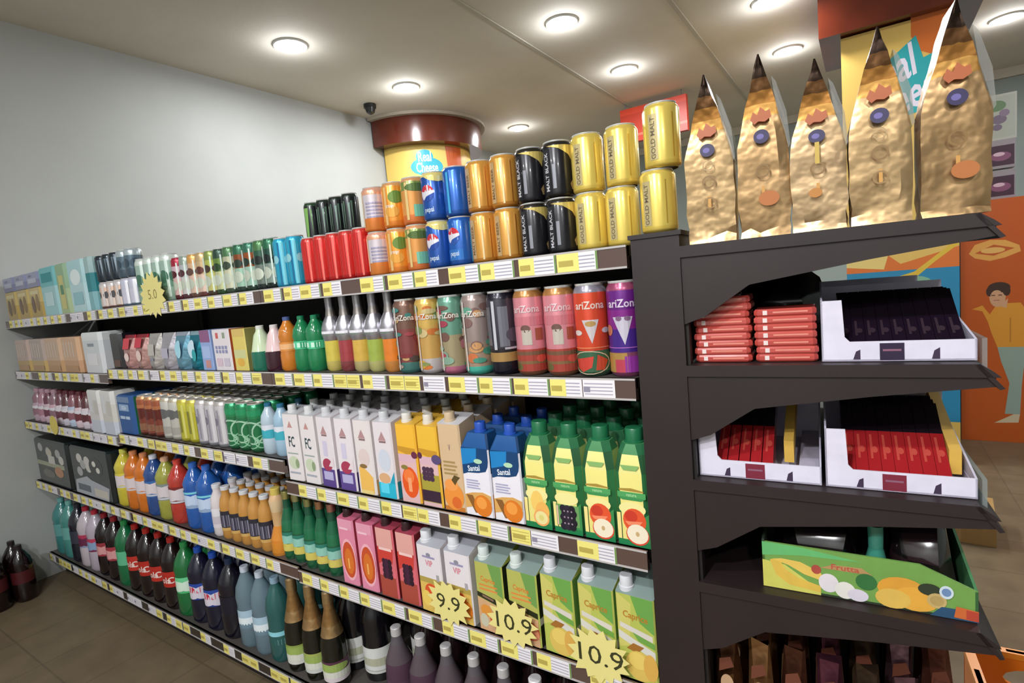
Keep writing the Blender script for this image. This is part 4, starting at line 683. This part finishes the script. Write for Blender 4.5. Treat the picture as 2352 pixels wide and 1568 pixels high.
wine = bottle('dark_wine_bottle', [(.05, 0, '0e0c10'), (.053, .012, '121014'), (.053, .2, '121014'), (.045, .235, '100e12'), (.017, .28, '100e12'), (.0165, .33, '16121a')], 'gloss', (.053, .03, .12, [(0, 'cfd0cc'), (.1, 'd8d8d4')], [('r', .35, .3, .65, .6, 'b4b49c'), ('r', .0, .1, 1.1, .13, 'a8a8a4')], (0, .9)), (.0175, .3, .34, '1a161c'))
for i, x in enumerate((-1.545, -1.425)): place(wine, x, 1.165, ZF, 'fat dark wine bottle with broad white label, '+ords(2)[i], 'bottle', 'dark wine bottles')
for i, x in enumerate((-1.66, -1.30, -1.18)): place(wine, x, 1.29 if i == 0 else 1.27, ZF, 'dark wine bottle behind in the shade, '+ords(3)[i], 'bottle', 'dark wine bottles')
ros = bottle('rose_drink_bottle', [(.04, 0, '7a5a6c'), (.044, .012, '86647a'), (.044, .15, '7a5a6e'), (.04, .2, '8a7a82'), (.02, .25, '8a8288'), (.014, .28, '8a8288')], 'clear', (.044, .04, .13, [(0, 'b4a8bc'), (.6, '8f8094')], [('e', .4, .5, .3, .3, '6a4a6a'), ('e', .8, .4, .2, .25, 'd0c4cc')], (0, .9)), (.016, .275, .3, 'b8b4b4'))
cols = bottle('dark_soda_bottle', [(.04, 0, '1a0e10'), (.044, .012, '1e1012'), (.044, .19, '1e1012'), (.02, .25, '1a0e10'), (.014, .275, '1a0e10')], 'gloss', (.044, .07, .14, [(0, '4a2028'), (.5, '6a2a34')], [('e', .4, .5, .3, .3, 'b4a8ac')], (0, .9)), (.017, .272, .3, 'd8d4d4'))
for i in range(5): place(ros, -1.20+.097*i, 1.05, ZF, 'clear purplish drink bottle on the base shelf, '+ords(5)[i], 'bottle', 'purplish clear bottles')
for i in range(3): place(cols, -.715+.097*i, 1.05, ZF, 'dark soda bottle with white cap, front row, '+ords(3)[i], 'bottle', 'dark soda bottles')
for i in range(8): place(cols, -1.17+.097*i, 1.15, ZF, 'dark soda bottle with white cap, second row, '+ords(8)[i], 'bottle', 'dark soda bottles')
for i in range(7): place(cols, -1.02+.097*i, 1.25, ZF, 'dark soda bottle with white cap, third row, '+ords(7)[i], 'bottle', 'dark soda bottles')
wtr = pet('water_bottle', .044, .31, '9fb8c4', 'clear', (.0425, .08, .15, [(0, 'c0d0dc'), (.5, 'a9c4d4')], [('r', .1, .2, .8, .6, 'e4ecf0')], (0, 1)), 'c4ccd8', waist=.95, capr=.016)
wtc = pet('water_bottle', .044, .31, '2a5a58', 'gloss', (.0425, .05, .12, [(0, '5fb8cc'), (.7, '8fd0dc')], [('r', .2, .3, .7, .6, 'b4e0e8')], (0, 1)), '8aa4b8', waist=.95, capr=.016)
for k in range(3):
    for i, x in enumerate((-2.015, -1.917, -1.822)): place(wtr if i < 2 else wtc, x, 1.06+.095*k, ZF, ['clear water bottle with pale label, left one', 'clear water bottle with pale label, right one', 'dark teal water bottle with cyan label'][i]+['', ' second row', ' third row'][k], 'bottle', 'water bottles')
def cola(c, lc, sh, cap, r=.052, h=.315, mat='gloss'): return big('soda_bottle', c, lc, sh, cap, r, h, (.3, .58), mat, .96)
BASE = [(-2.13, '14121e', [(0, '1a1826')], [], '20304a', 'very dark blue soda bottle beside the water bottles'), (-2.25, '15152a', [(0, '1e3a86'), (.5, '2a4aa0')], [('e', .5, .5, .3, .36, 'd8d0dc'), ('p', [(.25, .5), (.75, .5), (.6, .82), (.4, .82)], 'c83044')], '2450b0', 'dark soda bottle with blue round emblem label, right one'),
        (-2.365, '15152a', [(0, '1e3a86'), (.5, '2a4aa0')], [('e', .5, .5, .3, .36, 'd8d0dc'), ('p', [(.25, .5), (.75, .5), (.6, .82), (.4, .82)], 'c83044')], '2450b0', 'dark soda bottle with blue round emblem label, left one'), (-2.48, '1c6a38', [(0, '4fb874'), (.5, '6fd094')], [('e', .5, .5, .3, .3, 'd8ecd8')], '2f8a4a', 'green soda bottle between dark bottles'),
        (-2.595, '190d0e', [(0, 'b42a20')], [('t', 'Cola', .5, .5, .5, .5, 0, 'e8d0c8')], 'a82420', 'dark cola bottle with red label, beside the green bottle'), (-2.71, '190d0e', [(0, 'b82c22')], [('t', 'Cola', .5, .5, .5, .5, 0, 'e8d0c8')], 'a82420', 'dark cola bottle with red label, second from green bottle'),
        (-2.825, '190d0e', [(0, 'b42a20')], [('t', 'Cola', .5, .5, .5, .5, 0, 'e8d0c8')], 'a82420', 'dark cola bottle with red label, third from green bottle'), (-2.94, '190d0e', [(0, 'bc3026')], [('t', 'Cola', .5, .5, .5, .5, 0, 'e8d0c8')], 'a82420', 'dark cola bottle with red label, fourth from green bottle'),
        (-3.055, '1a6a40', [(0, '5fb88c')], [], '2f8a4a', 'green soda bottle toward the wall'), (-3.17, '1a0f12', [(0, 'a83a44')], [('e', .5, .5, .3, .3, 'd89a9c')], '8a2028', 'dark bottle with rosy label toward the wall'), (-3.285, '1a0f12', [(0, '9a3440')], [('e', .5, .5, .3, .3, 'd89a9c')], '8a2028', 'dark bottle with rosy label, second toward the wall'),
        (-3.40, 'b4a8b4', [(0, '7a2a4c'), (.4, 'c0405c')], [('e', .5, .5, .3, .3, '8aa4c8')], 'b42a3c', 'pale pink bottle with crimson label'), (-3.515, 'c0b4bc', [(0, '8a94b4'), (.5, 'b43a58')], [('e', .5, .5, .3, .3, '6a2a4a')], 'b42a3c', 'pale pink bottle with bluish crimson label'),
        (-3.63, '24242e', [(0, '3a3a4a')], [], '2a2a34', 'dark bottle near the wall'), (-3.745, '4a8a84', [(0, '6aa8a0')], [], '7ab8b0', 'teal bottle near the wall'), (-3.86, '3f7f7c', [(0, '5f9c98')], [], '6aa8a4', 'teal bottle closest to the wall')]
for k in range(2):
    for i, (x, c, lc, sh, cp, d) in enumerate(BASE):
        place(cola(c, lc, sh, cp), x, 1.065+.115*k, ZF, d+('' if k == 0 else ', row behind'), 'bottle', 'big soda bottles')
for i, (x, y) in enumerate(((-3.88, .72), (-3.77, .72), (-3.88, .83), (-3.77, .83), (-3.88, .61), (-3.77, .61))):
    place(cola('16090b', [(0, '4a1418')], [], '2a2024', .05, .30), x, y, 0, 'dark cola bottle on the floor by left wall, '+['left', 'right'][i % 2]+[' middle', ' back', ' front'][i//2], 'bottle', 'floor bottles by the wall')
# ================================================================== price bursts
def burst(tx, R_=.072, seed=0, ink='3a3a20'):
    b = MB(); n = 15; q = random.Random(seed); pts = []
    for i in range(2*n):
        r = R_*(1 if i % 2 == 0 else .76)*q.uniform(.95, 1.05); pts.append((r*math.cos(pi*i/n+.1), r*.86*math.sin(pi*i/n+.1)))
    b.prism(pts, 0, .0012, 'e6d98a', 'print', 'y')
    s = [('r', -.5, -.96, .42, -.72, 'd8c868')]; mp = lambda u, v, o: (u*R_, -o, v*R_*.86)
    if tx: b.art([('t', tx, 0, .0, [.95, .6][R_ > .08], 1.0, 0, ink)], mp)
    return ('price_burst', [('price_burst', b.build('price_burst', 0))])
GL.clear(); glyphs('10.9', .0); glyphs('9.9', .0); glyphs('5.0', .0)
place(burst('10.9', .075, 1), -.505, .9935, .60, 'yellow star shaped price sign 10.9 nearest the dark post', 'price sign')
place(burst('10.9', .072, 2), -.728, .9935, .614, 'yellow star shaped price sign 10.9 second from the post', 'price sign')
place(burst('9.9', .072, 3), -.925, .9935, .615, 'yellow star shaped price sign 9.9 left of the 10.9 ones', 'price sign')
place(burst('5.0', .1, 4, '8f8448'), -2.245, .9935, 1.505, 'yellow star shaped price sign on the top shelf', 'price sign')
b = MB(); b.lathe([(.05, 0, 'd8c45c'), (.05, .0015, 'd8c45c')], 'print', 20)
place(('price_disc', [('price_disc', b.build('price_disc'))]), -3.50, .9935, .92, 'round yellow price disc on the third shelf edge by the wall', 'price sign')
SEEN_o = bpy.data.objects['price_disc']; SEEN_o.rotation_euler = (pi/2, 0, 0)
# ================================================================== goods on the end unit
def ec(proto, lx, ly, z, label, cat, group=None, rz=0):
    x, y = EC(lx, ly); return place(proto, x, y, z, label, cat, group, TH+rz)
def goldbag(seed, ww=.080, tint=0):
    q = random.Random(seed); b = MB(); H_ = .285; N = 5
    cs = ['b99a70', 'b29066', 'bea07a'][seed % 3]
    def wd(z):
        t = z/H_; return ww*(1 if t < .5 else max(.03, (1-(t-.5)/.5)**.9)) * (.97 if t < .1 else 1)
    def dp(z):
        t = z/H_; return .052 if t < .6 else .052+.014*(t-.6)/.4
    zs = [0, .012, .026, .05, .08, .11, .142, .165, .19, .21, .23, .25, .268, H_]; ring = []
    v = []
    for z in zs:
        a, d = wd(z)/2, dp(z)/2; row = []
        per = [(-a+2*a*i/N, -d) for i in range(N)]+[(a, -d+2*d*i/3) for i in range(3)]+[(a-2*a*i/N, d) for i in range(N)]+[(-a, d-2*d*i/3) for i in range(3)]
        for i, (x, y) in enumerate(per):
            j = .0035*(1 if 0 < z < H_ else 0)*(1.6 if z < .06 else 1)
            bulge = .004*math.sin(pi*min(1, z/.2))*(1 if i < N else 0)
            row.append((x+q.uniform(-j, j)*.4, y-bulge+q.uniform(0, j)*(1 if y < 0 else -1)+(.001 if y < 0 else 0), z+q.uniform(-j, j)*(1 if z < .15 else .3)))
        v += row
    P = 2*N+6; f = []; c = []
    for k in range(len(zs)-1):
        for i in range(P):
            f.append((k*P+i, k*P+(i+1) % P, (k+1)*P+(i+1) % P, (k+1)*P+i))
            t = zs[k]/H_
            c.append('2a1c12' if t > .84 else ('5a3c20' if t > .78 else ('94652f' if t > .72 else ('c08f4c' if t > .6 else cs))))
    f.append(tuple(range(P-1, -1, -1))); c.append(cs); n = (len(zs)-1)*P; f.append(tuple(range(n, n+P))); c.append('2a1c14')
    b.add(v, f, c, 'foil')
    mp = lambda u, w_, o: (-ww/2+ww*u, -.0335-o-.002*math.sin(pi*w_), w_*.2)
    s = [('p', [(.3, .93), (.36, .99), (.44, .96), (.5, 1.02), (.6, .98), (.68, .99), (.7, .93), (.58, .9), (.46, .91), (.38, .89)], 'b05a28'), ('e', .5, .79, .15, .055, '2e2450'), ('e', .48, .79, .07, .022, '6a60a0'), ('ring', .5, .52, .14, .055, .75, '8a6a3c'), ('r', .47, .3, .53, .4, 'd09a50')]
    s += [[('ring', .5, .34, .13, .05, .75, '9a7a4c'), ('ring', .5, .66, .11, .045, .8, 'b09468')], [('e', .6, .3, .2, .06, 'b8703c')], [('e', .45, .32, .12, .04, 'c0803c'), ('r', .46, .56, .54, .74, 'c8a848')]][seed % 3]
    b.art(s, mp)
    fm = MB(); a = ww/2
    fm.prism([(a*1.0, .135), (a*1.08, .14), (a*.98, .19), (a*.62, .24), (a*.45, .25), (a*.62, .2), (a*.88, .16)], -.028, .028, 'e4e4e0', 'film', 'y')
    return ('gold_bag', [('bag_body', b.build('bag_body', 22)), ('clear_film', fm.build('clear_film', 0))])
for i, (lx, hs, d) in enumerate(((.052, .985, 'leftmost, beside the gold cans'), (.136, 1.02, 'second from left'), (.217, .92, 'in the middle of the five'), (.299, 1.0, 'second from right'), (.388, 1.03, 'tallest at the right end'))):
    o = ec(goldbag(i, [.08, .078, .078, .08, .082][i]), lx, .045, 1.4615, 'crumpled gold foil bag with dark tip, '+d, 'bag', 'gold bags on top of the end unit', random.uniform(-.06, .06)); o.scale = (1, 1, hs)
def flatpack(c):
    b = MB(); b.loft([(0, .09, .07, .004), (.003, .096, .074, .006), (.0095, .096, .074, .006), (.0128, .091, .07, .004)], {'f': c, 'c': c, 's': c}, 'gloss'); b.art([('r', .12, .1, .2, .95, 'e8d4d0'), ('r', .3, .4, .9, .7, 'e08a78')], flat(-.044, .044, -.037, .002, .011)); return ('red_flat_pack', [('red_flat_pack', b.build('red_flat_pack', 30))])
fp = [flatpack('b8463e'), flatpack('c05048')]
for i in range(9): ec(fp[i % 2], .0585+random.uniform(-.002, .002), .068, 1.2465+.0131*i, 'flat red wrapped pack in the left stack, '+(f'number {i+1} from the bottom' if i else 'lowest one'), 'pack', 'flat red packs', random.uniform(-.012, .012))
for i in range(7): ec(fp[i % 2], .161+random.uniform(-.002, .002), .068, 1.2465+.0131*i, 'flat red wrapped pack in the right stack, '+(f'number {i+1} from the bottom' if i else 'lowest one'), 'pack', 'flat red packs', random.uniform(-.012, .012))
def tray(ww, mark, flap=None, D=.275, hl=.1, hf=.032):
    b = MB(); t = .003; c = 'dcd6e6'
    b.box(-ww/2, ww/2, 0, D, 0, t, c, 'board')
    b.prism([(-ww/2, 0), (ww/2, 0), (ww/2, hf), (-ww/2+.04, hf), (-ww/2+.033, hf+.008), (-ww/2+.03, hl), (-ww/2, hl)], 0, t, c, 'board', 'y')
    b.prism([(0, 0), (D, 0), (D, hl+.01), (0, hl)], -ww/2, -ww/2+t, 'cfc8dc', 'board', 'x'); b.prism([(0, 0), (D, 0), (D, hf+.05), (0, hf)], ww/2-t, ww/2, 'c4bfd0', 'board', 'x'); b.box(-ww/2, ww/2, D-t, D, 0, hl+.01, 'c4bfd0', 'board')
    b.art([('r', .40, .05, .56, .9, mark), ('r', .42, .5, .54, .6, '8a5a70'), ('p', [(.22, .1), (.27, .1), (.27, .6), (.24, .5)], '3a2a44'), ('p', [(.73, .1), (.78, .1), (.78, .65), (.745, .5)], '3a2a44')], flat(-ww/2, ww/2, 0, 0, hf), 'board')
    parts = [('tray', b.build('tray', 0))]
    if flap:
        m = MB(); m.prism([(.05, .02), (D-.01, .07), (D-.01, .12), (.05, .06)], flap-.004, flap+.012, 'd8ac4a', 'board', 'x'); m.box(flap+.02, ww/2-.004, .03, D-.01, .003, .02, 'b8b2c4', 'board'); parts.append(('divider', m.build('divider', 0)))
    return ('display_tray', parts)
def bar(c0, c1, c2, L=.125, split=.55):
    b = MB(); ww = .0178; ang = math.radians(58); t = .013
    def q(s, n): return (s*math.sin(ang)-n*math.cos(ang)*0, s*math.cos(ang))
    for s0, s1, c in ((0, L*split, c0), (L*split, L, c1)):
        p0 = (s0*math.sin(ang), s0*math.cos(ang)); p1 = (s1*math.sin(ang), s1*math.cos(ang)); nx, nz = math.cos(ang)*t, -math.sin(ang)*t
        pts = [p0, p1, (p1[0]+nx, p1[1]+nz), (p0[0]+nx, p0[1]+nz)]
        b.prism([(a, z+t*math.sin(ang)) for a, z in pts], -ww/2, ww/2, c, 'gloss', 'x')
    mp = lambda u, v, o: (-ww/2+ww*u, v*L*math.sin(ang)-o, v*L*math.cos(ang)+t*math.sin(ang)+o)
    b.art([('r', .35, .07, .65, .1, 'b0a4ac'), ('r', .25, .25, .45, split-.05, c2), ('e', .6, split*.6, .25, .04, c2)], mp)
    return ('chocolate_bar', [('chocolate_bar', b.build('chocolate_bar', 0))])
db = bar('1c1220', '150e16', '33242e', .16); rb = bar('a02226', '1c141c', 'b8463a', .18, .6)
ec(tray(.2, '2a1a38'), .314, .026, 1.2465, 'white display tray of dark chocolate bars beside red packs', 'display tray')
for r in range(3):
    for i in range(9): ec(db, .25+.0183*i, .031+.03*r, 1.2512, 'dark wrapped chocolate bar in the upper white tray, '+['top layer ', 'second layer ', 'layer underneath '][r]+ords(9)[i], 'chocolate bar', 'dark bars in the upper tray')
ec(tray(.2, '2a1a38'), .314, .312, 1.2465, 'second white display tray behind the dark bars', 'display tray')
pb = bar('3a1830', '241420', '8a4a80', .14)
for r in range(2):
    for i in range(8): ec(pb, .243+.0195*i, .320+.05*r, 1.2512, 'tall dark purple bar in the tray behind, '+['front row ', 'back row '][r]+ords(8)[i], 'chocolate bar', 'purple bars in the rear tray')
b = MB(); b.loft([(0, .2, .16, .04), (.06, .22, .18, .06), (.12, .18, .14, .06), (.155, .1, .08, .04)], {'f': '141216', 'c': '1a161c', 's': '121014'}, 'gloss')
ec(('black_bag', [('black_bag', b.build('black_bag'))]), .125, .68, 1.2465, 'rounded black bag at the back of the second end shelf', 'bag')
ec(tray(.2, '7a1f34', .045), .108, .026, 1.0325, 'white display tray of red bars by the post', 'display tray')
ec(tray(.2, '7a1f34', .078), .314, .026, 1.0325, 'white display tray of red bars at the right end', 'display tray')
for r in range(3):
    for i in range(5): ec(rb, .045+.0195*i, .031+.03*r, 1.0372, 'red wrapped bar in the tray by the post, '+['front row ', 'middle row ', 'back row '][r]+ords(5)[i], 'chocolate bar', 'red bars by the post')
    for i in range(8): ec(rb, .25+.0183*i, .031+.03*r, 1.0372, 'red wrapped bar in the right tray, '+['front layer ', 'middle layer ', 'rear layer '][r]+ords(8)[i], 'chocolate bar', 'red bars in the right tray')
ec(tray(.2, '7a1f34', .058), .314, .312, 1.0325, 'white display tray standing behind the right red bar tray', 'display tray')
rb2 = bar('8a3a2c', '2c241c', 'd8b05c', .14, .6)
for r in range(2):
    for i in range(6): ec(rb2, .243+.0195*i, .320+.055*r, 1.0372, 'brown gold bar in the rear tray, '+['front row ', 'back row '][r]+ords(6)[i], 'chocolate bar', 'brown bars in the rear tray')
# fruit box on the fourth end shelf
ZG = .8325; b = MB(); Wb, Db = .305, .3; gc = '6f9a48'
b.box(-Wb/2, Wb/2, 0, Db, 0, .004, '26331f', 'board')
b.prism([(-Wb/2, .004), (Wb/2, .004), (Wb/2, .05), (.08, .082), (-Wb/2, .085)], 0, .004, gc, 'board', 'y'); b.box(-Wb/2, -Wb/2+.004, 0, Db, .004, .09, '2a3a2a', 'board'); b.box(-Wb/2, Wb/2, Db-.004, Db, .004, .1, '20301f', 'board'); b.prism([(0, 0), (Db, 0), (Db, .1), (0, .05)], Wb/2-.004, Wb/2, '3f7a4a', 'board', 'x')
yb = 'd8b24a'
b.art([('p', [(0, 1), (0, .7), (.2, .8), (.5, .84), (.2, .98)], '62b06a'), ('p', [(0, 0), (0, .6), (.12, .55), (.3, .1), (.3, 0)], 'c9c45c'), ('p', [(.04, .62), (.07, .3), (.14, .12), (.3, .06), (.3, .2), (.19, .3), (.12, .45), (.09, .66)], yb), ('p', [(.05, .64), (.1, .68), (.2, .66), (.3, .5), (.33, .3), (.22, .4), (.14, .55)], 'e0bc58'),
       ('e', .28, .55, .025, .1, 'a8483a'), ('p', [(.3, .6), (.55, .6), (.5, .72), (.36, .7)], 'b08a58'), ('t', 'Frutta', .42, .66, .16, .35, 0, 'b0503c'), ('e', .34, .3, .05, .2, 'dcd4d8'), ('e', .42, .2, .05, .18, 'e0dcd4'), ('e', .48, .14, .05, .13, 'd4ccd8'), ('e', .52, .45, .05, .17, '2f6a34'),
       ('e', .68, .4, .11, .26, 'd89a34'), ('e', .74, .26, .1, .24, 'e0a43c'), ('e', .64, .2, .08, .2, 'd8b050'), ('e', .8, .5, .05, .12, '2a3420'), ('e', .83, .3, .042, .15, 'c0a468'), ('e', .83, .3, .03, .1, 'b09458'), ('p', [(.8, 0), (1, 0), (1, .2), (.85, .2)], '244a6a')], flat(-Wb/2, Wb/2, 0, 0, .085), 'board')
b.art([('e', .87, .5, .03, .13, 'c9d4dc'), ('e', .87, .5, .02, .08, '6a86b0'), ('p', [(.9, .04), (1, .02), (1, .22), (.91, .26)], 'c8642c'), ('p', [(.95, .04), (1, .02), (1, .2), (.95, .22)], 'b4402a')], flat(-Wb/2, Wb/2, 0, 0, .085), 'board', base=24)
ec(('fruit_box', [('fruit_box', b.build('fruit_box', 0))]), .262, .026, ZG, 'open green box printed with bananas and fruit on the fourth end shelf', 'box')
def crumple(ww, d, h, c0, c1, seed, nm, mat='foil', peak=.6):
    q = random.Random(seed); b = MB(); lv = [(0, ww*.8, d*.8, .01), (h*.15, ww, d, .02), (h*.5, ww*.97, d*.95, .02), (h*.8, ww*.85, d*peak, .012), (h, ww*.7, d*.15, .004)]
    b.loft(lv, [{'f': c0, 'c': c1, 's': c1}, {'f': c1, 'c': c0, 's': c0}, {'f': c0, 'c': c1, 's': c0}, {'f': c1, 'c': c1, 's': c0}], mat)
    b.v = [(x+q.uniform(-1, 1)*ww*.05, y+q.uniform(-1, 1)*d*.05, z if z < .001 else z+q.uniform(-1, 1)*h*.03) for x, y, z in b.v]
    return b, nm
b, nm = crumple(.115, .12, .12, '1c1416', '0e0a0c', 3, 'x', 'gloss'); ec(('black_bag', [('black_bag', b.build('black_bag'))]), .20, .10, ZG+.006, 'shiny black bag inside the fruit box, left one', 'bag')
b, nm = crumple(.09, .12, .13, '2a1a1e', '140e10', 5, 'x', 'gloss'); ec(('black_bag', [('black_bag', b.build('black_bag'))]), .35, .12, ZG+.006, 'dark bag inside the fruit box near its right end', 'bag')
b = MB(); b.lathe([(.022, 0, '2f6a5c'), (.024, .01, '357a68'), (.018, .05, '3f8a78'), (.011, .08, '3a7f6e'), (.012, .12, '2a5a50')], 'gloss', 20); ec(('teal_bottle', [('teal_bottle', b.build('teal_bottle'))]), .285, .06, ZG+.006, 'small teal glass bottle standing inside the fruit box', 'bottle')
b, nm = crumple(.16, .14, .15, '17150f', '0e0d0b', 8, 'x', 'gloss'); ec(('black_bag', [('black_bag', b.build('black_bag'))]), .10, .42, ZG, 'black bag at the back of the fourth end shelf', 'bag')
b = MB(); b.prism([(0, 0), (.1, 0), (.1, .13), (.02, .13)], 0, .13, '2a4038', 'gloss', 'y'); b.art([('p', [(.2, .1), (.8, .1), (.6, .8)], '5a7a68')], flat(0, .1, 0, 0, .13)); ec(('green_box', [('green_box', b.build('green_box', 0))]), .31, .42, ZG, 'dark green box behind the fruit box', 'box')
# snack bags at the foot of the end unit
SB = [('8a6038', '5a3a26'), ('7a5232', '9a7048'), ('a8825c', '5a3628'), ('8a5a4a', '6a3a4a'), ('5a4a34', '4a3a2c'), ('4a3a38', '6a4a50'), ('6a5a3c', '7a4a3c')]
for r in range(3):
  for i, (c0, c1) in enumerate(SB):
    b, nm = crumple(.053, .06, .385, c0, c1, 20+i+9*r, 'x')
    b.art([('e', .5, .8, .3, .05, ['c09a78', 'b08a60', 'a87a6a'][i % 3]), ('r', .2, .3, .8, .6, '8a4a5a'), ('p', [(.2, .66), (.8, .7), (.6, .76)], 'd0a880'), ('p', [(.15, .86), (.85, .9), (.7, .95), (.2, .93)], '6a3a2a')], flat(-.02, .02, -.034, 0, .385))
    ec(('snack_bag', [('snack_bag', b.build('snack_bag', 25))]), .035+.058*i, .07+.1*r, .3005, 'brown snack bag on the lowest end shelf, '+ords(7)[i]+['', ' behind', ' farther behind'][r], 'snack bag', 'brown snack bags')
